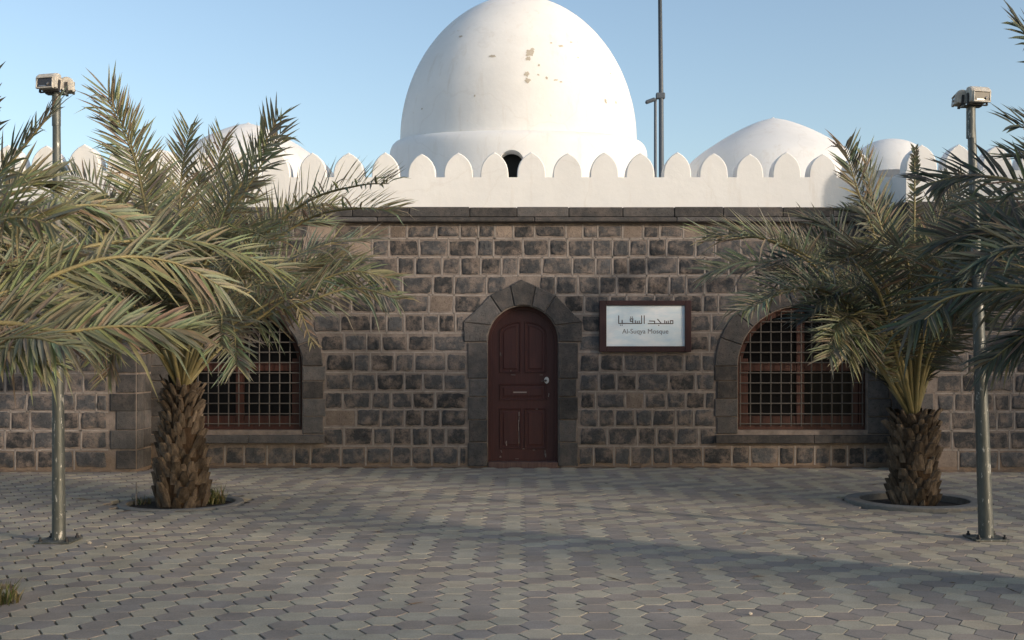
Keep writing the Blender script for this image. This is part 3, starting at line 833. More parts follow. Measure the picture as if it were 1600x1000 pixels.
tme = bpy.data.meshes.new_from_object(tmp.evaluated_get(bpy.context.evaluated_depsgraph_get())); bpy.data.objects.remove(tmp)
to = bpy.data.objects.new('english_lettering', tme); COL.objects.link(to); to.parent = sg; to.rotation_euler = (math.pi / 2, 0, 0)
to.location = Vector((sx(822), -.0464, sz(519))) - abs_loc(sg)

# ------------------------------------------------------------------ palms
def crv(pts, n):
    """catmull-rom through points"""
    p = [Vector(q) for q in pts]; p = [p[0] * 2 - p[1]] + p + [p[-1] * 2 - p[-2]]; m_ = len(p) - 3; out = []
    for i in range(n + 1):
        u = i / n * m_; k = min(int(u), m_ - 1); u -= k; a, b_, c_, d_ = p[k:k + 4]
        out.append(.5 * ((2 * b_) + (c_ - a) * u + (2 * a - 5 * b_ + 4 * c_ - d_) * u * u + (3 * b_ - a - 3 * c_ + d_) * u ** 3))
    return out
GREY = [(.245, .245, .158), (.225, .232, .165), (.262, .25, .152), (.2, .215, .152), (.28, .252, .15)]
LEAF_SUN = [(.225, .225, .125), (.24, .232, .125), (.205, .212, .125), (.2, .205, .13)]  # yellower leaves: warm sunlight put into the leaf colour
LEAF_SHADE = [(.095, .104, .072), (.088, .1, .077), (.105, .107, .07), (.08, .092, .07), (.115, .105, .068)]  # darker leaves: the right palms' shade put into the leaf colour
DRY = [(.235, .195, .12), (.205, .168, .105), (.26, .215, .135)]
def frond(palm, pts, lmax=.40, pal=GREY, nl=58, rr=None, bare=.22, r0=.021, vee=.45, dead=.04, wid=.0115, twist=0.0, face=0.0):
    rr = rr or R; lmax *= 1.25
    NP = 26; c_ = crv(pts, NP)
    rb = MB(); rb.tube(c_, [r0 * (1 - i / NP) ** .8 + .003 for i in range(NP + 1)], 6)
    f = rb.build('frond', M['rachis'], palm, smooth=True)
    lb = MB()
    L_ = sum((c_[i + 1] - c_[i]).length for i in range(NP))
    tint0 = rr.choice(pal)
    for i in range(nl):
        t = bare + (1 - bare) * (i + rr.uniform(-.3, .3)) / nl
        t = min(max(t, bare), .995); u = t * NP; k = min(int(u), NP - 1); p = c_[k].lerp(c_[k + 1], u - k)
        T = (c_[min(k + 2, NP)] - c_[max(k - 1, 0)]).normalized()
        up = Vector((0, -math.sin(face), math.cos(face)))
        if abs(T.dot(up)) > .93: up = Vector((rr.uniform(-.02, .02), -1, 0))
        if twist: up = (Matrix.Rotation(twist, 3, T) @ up)
        B = T.cross(up).normalized(); Nn = B.cross(T).normalized()
        s = (t - bare) / (1 - bare)
        prof = min(1, .45 + 2.6 * s) * (1 - .34 * max(0, s - .45) / .55) 
        for sg_ in (-1, 1):
            ang = math.radians(68 - 36 * s + rr.uniform(-8, 8)); v_ = vee + rr.choice([-.32, 0, .3]) * rr.uniform(.4, 1)
            l = lmax * prof * rr.uniform(.82, 1.12)
            d_ = (T * math.cos(ang) + (B * (sg_ * math.cos(v_)) + Nn * math.sin(v_)) * math.sin(ang)).normalized()
            # blade: folded strip with a slight droop
            w = wid * rr.uniform(.8, 1.2); sd = d_.cross(Nn if abs(d_.dot(Nn)) < .9 else B).normalized(); nn = sd.cross(d_).normalized()
            droop = Vector((0, 0, -1)) * l * (rr.uniform(.0, .12) if rr.random() > .12 else rr.uniform(.25, .6))
            tint = tuple(a * rr.uniform(.85, 1.15) for a in (rr.choice(DRY) if rr.random() < dead else rr.choice(pal) if rr.random() < .4 else tint0))
            m1 = p + d_ * l * .3 + droop * .1; m2 = p + d_ * l * .68 + droop * .5; tip = p + d_ * l + droop * 1.2
            vs = [p - sd * w * .35, p + sd * w * .35, m1 - sd * w + nn * w * .5, m1, m1 + sd * w + nn * w * .5, m2 - sd * w * .75 + nn * w * .35, m2, m2 + sd * w * .75 + nn * w * .35, tip]
            lb.add(vs, [(0, 3, 2), (0, 1, 3), (1, 4, 3), (2, 3, 6, 5), (3, 4, 7, 6), (5, 6, 8), (6, 7, 8)], tint)
    tag(lb.build('leaflets', M['leaf'], f, col=True), kind='stuff')
    return f
def arch_pts(c0, az, el, ln, bend, n=5):
    """frond curve leaving c0 at azimuth az and elevation el, bending down by bend radians over its length"""
    pts = [Vector(c0)]; p = Vector(c0); e = el
    for i in range(n):
        p = p + Vector((math.cos(az) * math.cos(e), math.sin(az) * math.cos(e), math.sin(e))) * (ln / n); pts.append(p.copy()); e -= bend * (.4 + 1.2 * i / n) / n
    return pts
def trunk(palm, x, y, h, r0, r1, tone=None, nb=13):
    b = MB(); NZ = 10; prof = []
    for i in range(NZ + 1):
        t = i / NZ; r = r0 + (r1 - r0) * t; r *= 1 + .10 * math.sin(t * 3.0) - (.06 if i == 0 else 0); prof.append((r * .86, t * h - .05))
    b.lathe(prof + [(.02, h + .02)], (x, y, 0), 22); tr = b.build('trunk', M['fibre'], palm, smooth=True)
    rows = int(h / .075); gold = math.radians(137.5 / 1)
    meshes = []
    for k in range(8):   # wedge shaped stub of a cut leaf: broad base, narrowing upward, cut end
        rr = R; w0, w1, ln, th = rr.uniform(.075, .1), rr.uniform(.03, .05), rr.uniform(.15, .22), rr.uniform(.03, .05)
        sec = [(0, w0, .008, 0), (.4, w0 * .85, th * .75, .012), (.8, (w0 + w1) / 2 * .8, th * .8, .028), (1, w1 * .8, th * .62, .045)]
        vs = []; fs = []
        for u, w, t_, o_ in sec:
            z = ln * u; vs += [(-w, o_ - .03, z), (-w * .8, o_ + t_ * .5, z + rr.uniform(-.006, .006)), (rr.uniform(-.01, .01), o_ + t_, z), (w * .8, o_ + t_ * .5, z + rr.uniform(-.006, .006)), (w, o_ - .03, z)]
        for i in range(3):
            for j in range(4): a = i * 5 + j; fs.append((a, a + 1, a + 6, a + 5))
        fs.append((15, 16, 17, 18, 19))
        mb = MB(); mb.add(vs, fs); me = mb.mesh('leaf_base'); me.materials.append(M['boot']); meshes.append(me)
    for j in range(rows + 1):
        for i in range(nb):
            a = 2 * math.pi * (i + (j % 2) * .5) / nb + R.uniform(-.09, .09); t = j / rows; z = t * (h - .06) - .03 + R.uniform(-.02, .02)
            r = (r0 + (r1 - r0) * t) * (1 + .10 * math.sin(t * 3.0)) * .86
            if R.random() < .04: continue
            o = bpy.data.objects.new('leaf_base', R.choice(meshes)); COL.objects.link(o); o.parent = tr
            o.location = (x + math.cos(a) * r - abs_loc(tr).x, y + math.sin(a) * r - abs_loc(tr).y, z - abs_loc(tr).z)
            sc_ = R.uniform(.5, 1.05) * ((r0 + (r1 - r0) * t) / .27); o.scale = (sc_ * R.uniform(.8, 1.1), sc_ * R.uniform(.7, 1.3), max(.6, sc_) * R.uniform(.8, 1.15) * (1 + max(0, t - .7) * 1.6 * R.random()))
            tilt = R.uniform(-.05, .12) + (.28 if t > .75 else 0) + t * .12
            o.rotation_euler = (Matrix.Rotation(a - math.pi / 2, 3, 'Z') @ Matrix.Rotation(-tilt, 3, 'X')).to_euler()
    return tr
def make_palm(x, y, h, r0, r1, label):
    p = empty('date_palm', (x, y, 0)); tag(p, label, 'palm tree', 'young date palms in the paved forecourt'); trunk(p, x, y, h, r0, r1); return p
def via(c0, lst, Z0):
    return [Vector(c0)] + [P(px, py, Z0 + dz) for px, py, dz in lst]

def pair(palm, c0, lst, Z0, kw, near=False):
    """the frond itself and a shorter neighbour growing beside it"""
    kw = dict(kw); solo = kw.pop('solo', False); kw.setdefault('face', R.uniform(.45, .9))
    frond(palm, via(c0, lst, Z0), **kw)
    kw['face'] += R.uniform(-.25, .25)
    if solo or kw.get('lmax', .4) < .2: return
    ax, ay, n = R.uniform(-34, 34), R.uniform(12, 48), len(lst)
    if near:
        if R.random() < .45: return
        ay = R.uniform(-40, 6)
    frond(palm, via(c0, [(px + ax * (i + 1) / n, py + ay * (i + 1) / n * (1 if i else .4), dz + R.uniform(-.25, .25) * (i + 1) / n) for i, (px, py, dz) in enumerate(lst)], Z0), **kw)
# palm before the left window
p1 = make_palm(-3.45, -3.56, 1.22, .275, .15, 'leafy date palm before the left window, grass round its tapering trunk')
Z1 = 11.36; c1 = Vector((-3.45, -3.56, 1.12))
for lst, kw in [
    ([(268, 500, .2), (232, 340, .3), (208, 235, .2), (168, 142, .0)], dict(lmax=.44, vee=.25)),
    ([(300, 500, -.1), (338, 360, -.3), (392, 262, -.5), (437, 180, -.7)], dict(lmax=.36, vee=.35, pal=GREY, twist=.6)),
    ([(296, 490, .4), (318, 370, .8), (334, 290, 1.0), (350, 214, 1.0)], dict(lmax=.36, pal=LEAF_SUN + GREY)),
    ([(284, 480, .2), (280, 360, .5), (284, 270, .6), (297, 200, .6)], dict(lmax=.33)),
    ([(320, 500, 0), (390, 390, -.2), (480, 315, -.5), (560, 290, -.9), (608, 287, -1.2)], dict(lmax=.36, vee=.7)),
    ([(330, 510, .2), (410, 430, .5), (500, 385, .8), (585, 372, 1.0)], dict(lmax=.36)),
    ([(335, 530, -.1), (400, 485, -.2), (470, 452, -.3), (545, 424, -.4), (612, 436, -.5)], dict(lmax=.30, vee=-.1, pal=GREY + LEAF_SUN, dead=.25)),
    ([(320, 510, -.6), (340, 475, -1.2), (346, 490, -1.9), (345, 540, -2.3)], dict(lmax=.34)),
    ([(250, 500, -.3), (180, 400, -.8), (110, 350, -1.3), (40, 345, -1.6)], dict(lmax=.4)),
    ([(240, 500, .3), (170, 410, .7), (90, 370, .9), (0, 372, 1.0)], dict(lmax=.4)),
    ([(260, 480, .6), (200, 350, 1.2), (150, 290, 1.6), (90, 270, 1.9)], dict(lmax=.4)),
    ([(270, 490, -.4), (232, 390, -.9), (190, 330, -1.5), (150, 315, -2.0)], dict(lmax=.4, pal=LEAF_SUN)),
    ([(310, 480, .6), (390, 370, 1.2), (450, 330, 1.7), (520, 320, 1.9)], dict(lmax=.36)),
    ([(300, 470, -.5), (330, 390, -1.0), (380, 360, -1.5), (430, 380, -1.9)], dict(lmax=.38, pal=LEAF_SUN)),
    ([(280, 470, -.7), (270, 390, -1.2), (250, 360, -1.8), (225, 375, -2.3)], dict(lmax=.38)),
    ([(250, 520, 0), (190, 460, .1), (130, 440, .1), (60, 450, 0)], dict(lmax=.36)),
    ([(330, 520, .4), (420, 450, .8), (480, 420, 1.0), (540, 400, 1.1)], dict(lmax=.34)),
    ([(262, 530, -.5), (215, 470, -.9), (165, 450, -1.3), (110, 470, -1.6)], dict(lmax=.34, pal=LEAF_SHADE)),
    ([(300, 520, -.5), (335, 450, -.8), (400, 425, -1.0), (450, 440, -1.2)], dict(lmax=.34, pal=GREY)),
    ([(278, 470, .8), (262, 350, 1.3), (245, 290, 1.7), (215, 260, 2.0)], dict(lmax=.36)),
    ([(285, 500, .5), (300, 400, .9), (360, 320, 1.2), (400, 290, 1.4)], dict(lmax=.36, pal=LEAF_SUN + GREY)),
    ([(330, 540, -.2), (400, 500, -.4), (455, 470, -.5), (492, 545, -.6)], dict(lmax=.14, pal=DRY, nl=24, dead=1.0)),
    ([(240, 540, -.4), (200, 500, -.7), (170, 510, -.9), (150, 560, -1.0)], dict(lmax=.26, pal=DRY + LEAF_SUN, dead=.5)),
]: pair(p1, c1, lst, Z1, kw)
for i in range(7):
    frond(p1, arch_pts(c1, R.uniform(.3, 2.8), R.uniform(.7, 1.2), R.uniform(1.7, 2.1), R.uniform(.9, 1.6)), lmax=.34)
# palm before the right window
p2 = make_palm(3.98, -3.56, .92, .24, .205, 'shade-darkened leafy date palm with short stout trunk before the right window')
c2_ = Vector((3.98, -3.56, .82)); Z2 = 11.36
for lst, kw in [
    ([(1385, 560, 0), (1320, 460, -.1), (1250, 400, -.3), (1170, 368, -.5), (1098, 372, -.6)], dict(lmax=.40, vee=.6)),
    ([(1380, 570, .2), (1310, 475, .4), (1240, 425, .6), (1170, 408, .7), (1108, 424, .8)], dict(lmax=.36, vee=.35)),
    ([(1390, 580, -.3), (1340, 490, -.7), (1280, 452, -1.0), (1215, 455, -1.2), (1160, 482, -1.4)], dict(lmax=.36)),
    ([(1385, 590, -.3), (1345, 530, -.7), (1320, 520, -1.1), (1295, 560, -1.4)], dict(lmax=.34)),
    ([(1415, 540, .1), (1392, 410, .2), (1366, 320, .2), (1350, 248, .1)], dict(lmax=.36, vee=.3, pal=GREY + LEAF_SHADE)),
    ([(1428, 540, .2), (1428, 400, .3), (1429, 300, .3), (1429, 232, .3)], dict(lmax=.10, vee=.2, nl=40, bare=.5, pal=LEAF_SHADE)),
    ([(1440, 540, .4), (1460, 420, .9), (1480, 340, 1.2), (1505, 285, 1.4)], dict(lmax=.38, pal=LEAF_SHADE)),
    ([(1450, 550, .0), (1500, 440, .0), (1550, 375, -.1), (1610, 340, -.2)], dict(lmax=.38, pal=LEAF_SHADE)),
    ([(1455, 560, -.3), (1510, 470, -.7), (1570, 430, -1.0), (1640, 440, -1.2)], dict(lmax=.38, pal=LEAF_SHADE)),
    ([(1460, 570, .3), (1520, 490, .6), (1590, 450, .8), (1660, 450, .9)], dict(lmax=.38, pal=LEAF_SHADE)),
    ([(1400, 540, .6), (1340, 430, 1.2), (1290, 385, 1.5), (1230, 370, 1.8)], dict(lmax=.38, pal=LEAF_SHADE)),
    ([(1400, 550, -.6), (1370, 450, -1.2), (1330, 410, -1.7), (1290, 420, -2.2)], dict(lmax=.38, pal=LEAF_SHADE)),
    ([(1420, 530, -.6), (1420, 430, -1.2), (1410, 390, -1.8), (1395, 400, -2.3)], dict(lmax=.38, pal=LEAF_SHADE)),
    ([(1440, 540, -.6), (1465, 450, -1.2), (1490, 420, -1.7), (1520, 440, -2.2)], dict(lmax=.38, pal=LEAF_SHADE)),
    ([(1412, 530, .6), (1390, 400, 1.3), (1360, 340, 1.8), (1320, 330, 2.1)], dict(lmax=.36, pal=LEAF_SHADE)),
    ([(1432, 530, .6), (1445, 400, 1.3), (1460, 350, 1.8), (1480, 350, 2.1)], dict(lmax=.36, pal=LEAF_SHADE)),
    ([(1395, 570, 0), (1350, 500, .1), (1300, 480, .2), (1250, 500, .2)], dict(lmax=.32, pal=LEAF_SHADE)),
    ([(1390, 560, .3), (1330, 470, .5), (1270, 430, .6), (1200, 440, .6)], dict(lmax=.34, pal=LEAF_SHADE)),
    ([(1405, 560, -.2), (1370, 480, -.5), (1330, 450, -.8), (1275, 475, -1.1)], dict(lmax=.36, pal=LEAF_SHADE)),
    ([(1400, 560, -.3), (1360, 490, -.6), (1335, 500, -.9), (1322, 560, -1.1)], dict(lmax=.34, pal=LEAF_SHADE + GREY)),
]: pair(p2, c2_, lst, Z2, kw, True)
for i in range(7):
    frond(p2, arch_pts(c2_, R.uniform(.2, 2.9), R.uniform(.7, 1.25), R.uniform(1.6, 2.0), R.uniform(.9, 1.6)), lmax=.34, pal=LEAF_SHADE)
# nearer palms whose crowns reach into the frame from either side
p3 = make_palm(-3.62, -8.15, 1.15, .32, .24, 'near date palm at the left edge, only its sunlight-tinted yellow-green fronds in view')
c3 = Vector((-3.62, -8.15, 1.05)); Z3 = 6.77
for lst, kw in [
    ([(-100, 430, .1), (-30, 310, .2), (28, 240, .2), (84, 172, .1)], dict(lmax=.30, vee=.2, solo=True)),
    ([(-90, 420, .4), (20, 350, .9), (140, 320, 1.3), (225, 345, 1.6)], dict(lmax=.26, vee=-.3, pal=LEAF_SUN + GREY)),
    ([(-60, 480, .5), (80, 400, 1.0), (230, 374, 1.5), (340, 385, 1.8), (440, 424, 2.0)], dict(lmax=.36, vee=.25, pal=LEAF_SUN)),
    ([(-60, 500, .2), (60, 440, .5), (170, 403, .7), (270, 410, .9), (350, 450, 1.0)], dict(lmax=.36, vee=-.15, pal=LEAF_SUN + GREY)),
    ([(-80, 520, 0), (10, 505, 0), (100, 518, .1), (190, 510, .2), (300, 515, .3)], dict(lmax=.30, vee=.1, pal=LEAF_SUN + DRY)),
    ([(-80, 560, -.2), (-20, 545, -.3), (30, 545, -.4), (75, 565, -.4)], dict(lmax=.22, vee=-.2, pal=LEAF_SUN)),
    ([(-110, 450, .0), (-40, 370, -.1), (20, 340, -.2), (80, 350, -.3)], dict(lmax=.34, pal=LEAF_SUN)),
    ([(-100, 440, .2), (-30, 330, .5), (20, 290, .7), (70, 285, .8)], dict(lmax=.34, pal=LEAF_SUN)),
    ([(-110, 470, .3), (-20, 430, .6), (60, 415, .8), (130, 430, 1.0)], dict(lmax=.32, pal=GREY + LEAF_SUN)),
    ([(-110, 420, .1), (-60, 300, .3), (-30, 210, .3), (-10, 150, .2)], dict(lmax=.34)),
    ([(-90, 500, .1), (-10, 470, .3), (60, 468, .4), (140, 490, .5)], dict(lmax=.32, pal=LEAF_SUN)),
]: pair(p3, c3, lst, Z3, dict(kw, wid=.0135, nl=46, face=R.uniform(.5, .95), lmax=kw['lmax'] * 1.02), True)
for i in range(12):
    frond(p3, arch_pts(c3, R.uniform(1.9, 4.9), R.uniform(.6, 1.2), R.uniform(1.6, 2.1), R.uniform(.9, 1.6)), lmax=.33, pal=LEAF_SUN)
p4 = make_palm(4.1, -8.2, 1.2, .31, .24, 'near date palm at the right edge, shade-darkened fronds reaching in against the sky')
c4 = Vector((4.1, -8.2, 1.1)); Z4 = 6.72
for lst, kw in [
    ([(1790, 430, .1), (1690, 330, .2), (1590, 285, .3), (1510, 275, .4), (1448, 287, .4)], dict(lmax=.30, vee=.3, pal=LEAF_SHADE)),
    ([(1800, 420, .2), (1720, 230, .2), (1650, 105, .1), (1592, 42, .0)], dict(lmax=.30, vee=.1, pal=LEAF_SHADE, solo=True)),
    ([(1790, 430, .0), (1720, 290, .0), (1655, 215, -.1), (1582, 196, -.2)], dict(lmax=.26, pal=LEAF_SHADE, solo=True)),
    ([(1780, 500, .0), (1680, 470, .1), (1570, 452, .2), (1480, 466, .3), (1418, 508, .3)], dict(lmax=.30, vee=-.3, pal=LEAF_SHADE)),
    ([(1790, 470, .3), (1680, 390, .6), (1570, 360, .9), (1470, 380, 1.2)], dict(lmax=.34, pal=LEAF_SHADE)),
    ([(1790, 480, -.1), (1700, 410, -.2), (1600, 385, -.2), (1520, 410, -.2)], dict(lmax=.30, pal=LEAF_SHADE)),
    ([(1780, 530, .1), (1690, 510, .2), (1610, 520, .3), (1545, 565, .4)], dict(lmax=.28, vee=-.2, pal=LEAF_SHADE + DRY, dead=.2)),
    ([(1790, 450, .5), (1700, 350, 1.0), (1600, 310, 1.4), (1500, 320, 1.8)], dict(lmax=.34, pal=LEAF_SHADE)),
    ([(1790, 500, .4), (1680, 440, .9), (1570, 420, 1.3), (1470, 440, 1.6)], dict(lmax=.34, pal=LEAF_SHADE)),
    ([(1800, 430, .4), (1740, 310, .8), (1660, 255, 1.1), (1580, 245, 1.3)], dict(lmax=.32, pal=LEAF_SHADE)),
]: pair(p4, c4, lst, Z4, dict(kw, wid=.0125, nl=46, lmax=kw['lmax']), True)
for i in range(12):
    frond(p4, arch_pts(c4, R.uniform(-1.8, 1.6), R.uniform(.6, 1.2), R.uniform(1.6, 2.1), R.uniform(.9, 1.6)), lmax=.33, pal=LEAF_SHADE)

# ---- tree pits
def pit(x, y, ri, ro, raised, label):
    t = empty('tree_pit', (x, y, 0)); tag(t, label, 'tree pit', 'round tree pits in the paving')
    b = MB(); h = .035 if raised else .008
    b.lathe([(ri, -.10), (ri, h - .006), (ri + .01, h), (ro - .012, h), (ro, h - .01), (ro, -.04)], (x, y, 0), 64); b.build('concrete_ring', M['kerb'], t, auto=.5)
    b = MB(); rr = R; rings = []
    b.lathe([(ri + .002, -.07), (ri * .75, -.05), (ri * .45, -.035), (.05, -.02)], (x, y, 0), 40); b.build('soil', M['soil'], t, smooth=True)
    return t
pit(*PITS[0], False, 'round tree pit at the foot of the palm before the left window')
pit(*PITS[1], True, 'round raised-rim tree pit at the foot of the palm before the right window')
pit(*PITS[2], False, 'round tree pit at the lower left corner of the forecourt')
pit(*PITS[3], False, 'round tree pit beyond the right edge of the forecourt')
def tuft(name, c0, n, spread, h, label, pal):
    b = MB()
    for i in range(n):
        a = R.uniform(0, 6.28); r = spread * math.sqrt(R.random()); p = Vector((c0[0] + r * math.cos(a), c0[1] + r * math.sin(a) * .8, c0[2] - .03))
        d_ = Vector((R.uniform(-.35, .35), R.uniform(-.35, .35), 1)).normalized(); l = h * R.uniform(.4, 1.1); sd = d_.cross(Vector((R.uniform(-1, 1), R.uniform(-1, 1), 0)).normalized()).normalized() * R.uniform(.003, .006)
        m1 = p + d_ * l * .6; tp = p + d_ * l + Vector((R.uniform(-.3, .3), R.uniform(-.3, .3), -.1)) * l * .5
        b.add([p - sd, p + sd, m1 + sd * .8, m1 - sd * .8, tp], [(0, 1, 2, 3), (3, 2, 4)], tuple(k_ * R.uniform(.8, 1.2) for k_ in R.choice(pal)))
    return tag(b.build(name, M['leaf'], col=True), label, 'grass', kind='stuff')
G1 = [(.10, .11, .035), (.14, .13, .045), (.08, .095, .03), (.2, .17, .09)]
q = P(335, 776, 11.55); tuft('grass', (q.x, q.y, -.02), 130, .12, .24, 'short green grass right of the trunk in the left pit', G1)
q = P(218, 778, 11.5); tuft('grass', (q.x, q.y, -.02), 60, .12, .12, 'sparse grass left of the trunk in the left pit', G1 + DRY)
q = P(-12, 955, 6.75); tuft('grass', (q.x, q.y, -.02), 260, .15, .2, 'grass at the lower left corner of the picture', G1)
b = MB(); q = P(212.5, 783, 11.4); b.tube([(q.x, q.y, -.06), (q.x + .004, q.y, .2)], [.008, .007], 6); tag(b.build('stick', M['ribbon']), 'thin pale stick upright in the left tree pit', 'stick')

# ------------------------------------------------------------------ floodlight poles
def floodlight(par, c0, yaw, tilt, sc=1.0):
    """hooded floodlight; its glass faces local -y"""
    Mx = Matrix.Translation(c0) @ Matrix.Rotation(yaw, 4, 'Z') @ Matrix.Rotation(tilt, 4, 'X') @ Matrix.Scale(sc, 4)
    e = empty('floodlight', c0); e.parent = par; e.location = Vector(c0) - abs_loc(par)
    # side profile (y,z), extruded along x with slightly narrowing back
    prof = [(-.085, -.10), (-.10, -.03), (-.112, .03), (-.10, .068), (-.072, .098), (-.03, .116), (.02, .116), (.065, .095), (.095, .05), (.105, -.01), (.09, -.065), (.05, -.105)]
    hw = lambda y: .135 - max(0, y) * .35
    def shell(d, w): return [(y * (1 - d), z * (1 - d)) for y, z in prof]
    n = len(prof); vs = []; fs = []
    for (s, inset) in ((-1, .018), (-1, 0), (1, 0), (1, .018)):
        k_ = 1 - inset * 5
        for y, z in prof: vs.append(Mx @ Vector((s * (hw(y) + (0 if inset else -.014) + (inset > 0) * .012), y * k_, z * k_)))
    for a in range(3):
        for i in range(n):
            j = (i + 1) % n; fs.append((a * n + i, a * n + j, (a + 1) * n + j, (a + 1) * n + i))
    fs.append(tuple(reversed(range(n)))); fs.append(tuple(range(3 * n, 4 * n)))
    b = MB(); b.add(vs, fs); me = b.mesh('housing')
    bm = bmesh.new(); bm.from_mesh(me); bmesh.ops.recalc_face_normals(bm, faces=bm.faces[:]); bm.to_mesh(me); bm.free(); me.materials.append(M['housing'])
    o = link('housing', me, e)
    b = MB(); b.prism([(-.095, -.092), (.095, -.092), (.115, .022), (-.115, .022)], -.112, -.09, Mx); b.build('lamp_glass', M['lampglass'], e)
    b = MB()
    for s in (-1, 1): b.box(s * .118 - .008, s * .118 + .008, -.118, -.085, -.10, .025, .002, Mx)
    b.box(-.128, .128, -.115, -.08, -.112, -.094, .002, Mx); b.box(-.128, .128, -.128, -.08, .022, .034, .002, Mx); b.build('glass_rim', M['housing'], e)
    b = MB(); b.tube([Mx @ Vector((.045, -.113, -.065)), Mx @ Vector((.07, -.113, -.05))], .010, 8); b.prism([(-.088, -.088), (.04, -.088), (.01, -.074), (-.075, -.074)], -.1145, -.113, Mx); b.build('reflector', M['reflector'], e)
    b = MB(); b.box(-.15, -.138, -.02, .02, -.12, .03, .002, Mx); b.box(.138, .15, -.02, .02, -.12, .03, .002, Mx); b.box(-.15, .15, -.02, .02, -.132, -.12, .002, Mx); b.build('bracket', M['black'], e)
def pole(px, py, top_dx, r0, r1, ztop, label, heads):
    Z = EYE * F / (py - 554); x, y = (px - 815) / F * Z, Z - D
    e = empty('floodlight_pole', (x, y, 0)); tag(e, label, 'lamp post', 'floodlight poles in the forecourt')
    b = MB(); zs_ = [0.012, .5, 1.0, 1.6, 2.2, 2.8, ztop]; b.tube([(x + top_dx * z / ztop, y, z) for z in zs_], [r0 + (r1 - r0) * z / ztop for z in zs_], 20); b.build('post', M['galv'], e, smooth=True, auto=.7)
    b = MB(); b.box(x - .14, x + .14, y - .14, y + .14, .002, .016, .003); b.build('base_plate', M['galv'], e)
    for i, (a, c_) in enumerate(((-1, -1), (1, -1), (1, 1), (-1, 1))):
        b = MB(); b.tube([(x + a * .105, y + c_ * .105, .01), (x + a * .105, y + c_ * .105, .05)], .009, 6); b.tube([(x + a * .105, y + c_ * .105, .016), (x + a * .105, y + c_ * .105, .03)], .016, 6); b.build('bolt', M['black'], e)
    xt = x + top_dx
    b = MB(); b.tube([(xt, y, ztop - .25), (xt, y, ztop + .005)], r1 * 1.18, 14); b.box(xt - .08, xt + .08, y - .03, y + .03, ztop, ztop + .018, .003); b.build('head_bracket', M['galv'], e)
    for dx, dy, yaw, tl, s in heads: floodlight(e, (xt + dx, y + dy, ztop + .085), yaw, tl, s)
pole(92, 846, -.02, .053, .029, (554 - 148) / 194.7 + 1.5, 'floodlight pole among the left palms, its lamp dark in front',
     [(-.03, -.05, -.25, -.12, .60), (.055, .06, 1.95, -.1, .52)])
pole(1541, 842, -.125, .060, .031, (554 - 168) / 192 + 1.5, 'leaning floodlight pole at the right, in front of the right palm',
     [(.03, -.05, .22, -.05, .60), (-.055, .06, -1.75, -.1, .52)])

# ------------------------------------------------------------------ masts behind the mosque
Zm = 45.0
e = empty('light_mast', (P(1034, 554, Zm).x, Zm - D, 0)); tag(e, 'tall grey lighting mast rising out of the picture behind the dome', 'mast')
b = MB(); b.tube([(P(1034.5, 0, Zm).x, Zm - D, -.05), P(1033, 150, Zm), P(1030.5, -60, Zm)], [.13, .098, .07], 14); b.build('shaft', M['mast'], e, smooth=True)
b = MB(); q = P(1028, 150, Zm); b.box(q.x - .08, q.x + .28, q.y - .12, q.y + .12, q.z - .12, q.z + .12, .03); b.build('junction_box', M['mast'], e)
Zs = 58.0
e = empty('street_lamp', (P(1024, 554, Zs).x, Zs - D, 0)); tag(e, 'slim distant street lamp with one head beside the tall mast', 'street lamp')
b = MB(); q = P(1024, 160, Zs); b.tube([(q.x, q.y, -.05), q, P(1025, 154, Zs)], [.10, .075, .06], 10); b.build('post', M['mast'], e, smooth=True)
b = MB(); q = P(1016.5, 157.5, Zs); Mx = Matrix.Translation(q) @ Matrix.Rotation(-.35, 4, 'Y'); b.box(-.28, .26, -.14, .14, -.085, .09, .05, Mx); b.build('lamp_head', M['mast'], e)

# ------------------------------------------------------------------ small litter
PEB = ['pale pebble, larger of two on the paving short of the right palm', 'pebble just right of the pale one on the paving', 'lone tiny pebble on the sunlit paving right of the door', 'tiny pebble in the near paving right of centre', 'pebble right of the left floodlight pole foot', 'second smaller pebble right of the left pole foot', 'tiny pebble left of the pair near the right palm', 'tiny pebble in the near paving left of centre']
for (px, py, s), plab in zip([(1284, 844.5, .022), (1303, 846, .012), (1026, 793, .012), (1172, 961, .014), (139, 850, .02), (165, 856, .012), (1262, 832, .01), (610, 938, .01)], PEB):
    Z = EYE * F / (py - 554); bm = bmesh.new(); bmesh.ops.create_icosphere(bm, subdivisions=1, radius=s)
    for v in bm.verts: v.co *= R.uniform(.75, 1.2); v.co.z *= .7
    me = bpy.data.meshes.new('pebble'); bm.to_mesh(me); bm.free(); me.materials.append(M['pebble'])
    tag(link('pebble', me, None, ((px - 815) / F * Z, Z - D, s * .6)), plab, 'pebble', 'pebbles on the paving')

b = MB()
for _ in range(70):      # fallen dry leaflets and grit
    x, y = R.uniform(-5, 5), R.uniform(-9, -.2); a = R.uniform(0, 6.28); l, w = R.uniform(.02, .09), R.uniform(.003, .008); u = Vector((math.cos(a), math.sin(a), R.uniform(-.02, .1))) * l; v = Vector((-math.sin(a), math.cos(a), 0)) * w; p = Vector((x, y, .006))
    b.add([p - u, p + v, p + u + Vector((0, 0, .004)), p - v, p + Vector((0, 0, .006))], [(0, 1, 4), (1, 2, 4), (2, 3, 4), (3, 0, 4)])
tag(b.build('leaf_litter', M['twig']), 'dry leaflets and grit scattered thinly over the paving', 'litter', kind='stuff')
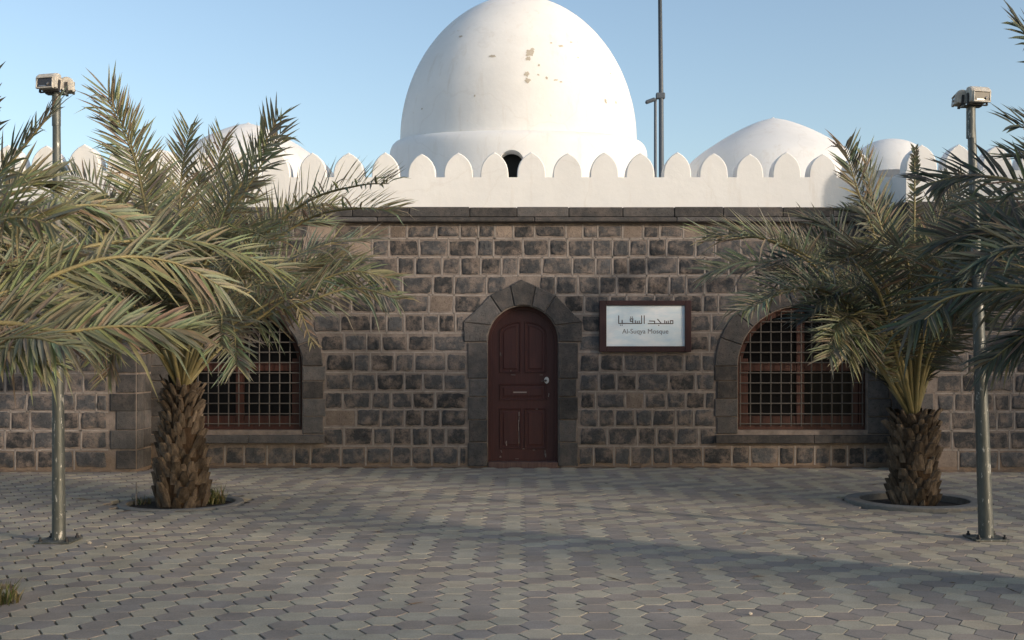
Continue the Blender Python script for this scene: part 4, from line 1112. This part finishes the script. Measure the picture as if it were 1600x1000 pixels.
# ------------------------------------------------------------------ unseen houses added to cast shade and lit gaps on the forecourt (outside the picture)
wallm = mat('caster_wall', (.45, .38, .30), .9)
def house(s0, s1, t0, t1, h, label, rot=0.0):
    """added shade caster shaped as a house facing the forecourt; s runs across the sunlight, t towards the sun"""
    c = SN * ((s0 + s1) / 2) + SD * t0; e = empty('caster_house', c); tag(e, label, 'house', 'unseen houses added to cast shade')
    Mx = Matrix.Translation(c) @ Matrix(((SN.x, SD.x, 0, 0), (SN.y, SD.y, 0, 0), (0, 0, 1, 0), (0, 0, 0, 1))) @ Matrix.Rotation(rot, 4, 'Z'); hw = (s1 - s0) / 2; dp = t1 - t0
    b = MB(); b.box(-hw, hw, 0, dp, -.05, h, 0, Mx); b.build('wall', wallm, e)
    b = MB(); b.box(-hw - .06, hw + .06, -.06, dp + .06, h, h + .12, .02, Mx); b.build('roof_edge', M['plaster'], e)
    b = MB(); b.box(-.5, .5, -.04, .02, 0, 2.2, .01, Mx); b.build('door', M['door'], e)
    nwin = max(1, int(hw * 2 / 2.4))
    for fl in range(int(h / 3)):
        for i in range(nwin):
            x = -hw + (i + .5) * hw * 2 / nwin; z = fl * 3 + 1.0
            if fl == 0 and abs(x) < 1.0: continue
            b = MB(); b.box(x - .45, x + .45, -.03, .02, z, z + 1.3, .01, Mx); b.build('window', M['glass'], e)
house(-2.0, 1.55, 28, 34, 7.65, 'narrow tan house added outside the right of the picture to cast shade, lowest of the row')
house(2.3, 26, 29, 38, 8.9, 'long tan house added outside the right of the picture to cast shade')
house(-5.6, -5.12, 28, 29.2, 9.5, 'slim tan tower added outside the right of the picture for its shadow band')

def shade_tree(s, tt, zc, rs, rz, n, label):  # unseen tree added to break up the sun on the near paving
    c = SN * s + SD * tt; e = empty('caster_tree', c); tag(e, label, 'tree', 'unseen trees added to cast shade')
    b = MB(); b.tube([c + Vector((0, 0, -.1)), c + Vector((.1, 0, 1.5)), c + Vector((0, .1, zc - rz * .5)), c + Vector((0, 0, zc + rz * .3))], [.26, .2, .14, .06], 10)
    for k in range(7):
        a = k * .9; b.tube([c + Vector((0, 0, zc - rz * .6)), c + Vector((math.cos(a) * rs * .4, math.sin(a) * rs * .4, zc - rz * .1)), c + Vector((math.cos(a) * rs * .75, math.sin(a) * rs * .75, zc + rz * .25))], [.1, .06, .02], 6)
    b.build('trunk', M['fibre'], e, smooth=True)
    b = MB()
    cl = [(R.uniform(-1, 1), R.uniform(-1, 1), R.uniform(-1, 1)) for _ in range(60)]; cl = [q_ for q_ in cl if Vector(q_).length < 1]
    for i in range(n):
        k = R.choice(cl); p = c + Vector(((k[0] + R.gauss(0, .16)) * rs, (k[1] + R.gauss(0, .16)) * rs, zc + (k[2] + R.gauss(0, .16)) * rz))
        u = Vector((R.gauss(0, 1), R.gauss(0, 1), R.gauss(0, 1))).normalized(); v = u.cross(Vector((R.gauss(0, 1), R.gauss(0, 1), R.gauss(0, 1)))).normalized(); l, w = R.uniform(.14, .24), R.uniform(.07, .11)
        b.add([p - u * l, p + v * w, p + u * l, p - v * w], [(0, 1, 2, 3)], (.06, .085, .03))
    tag(b.build('crown', M['leaf'], e, col=True), kind='stuff')
shade_tree(-9.6, 26, 6.0, 3.9, 3.3, 1500, 'broad leafy tree added for its shade outside the right of the picture, behind the camera')
shade_tree(-16.5, 27, 6.2, 3.6, 3.2, 1100, 'leafy tree added for its shade farther behind the camera, outside the picture')
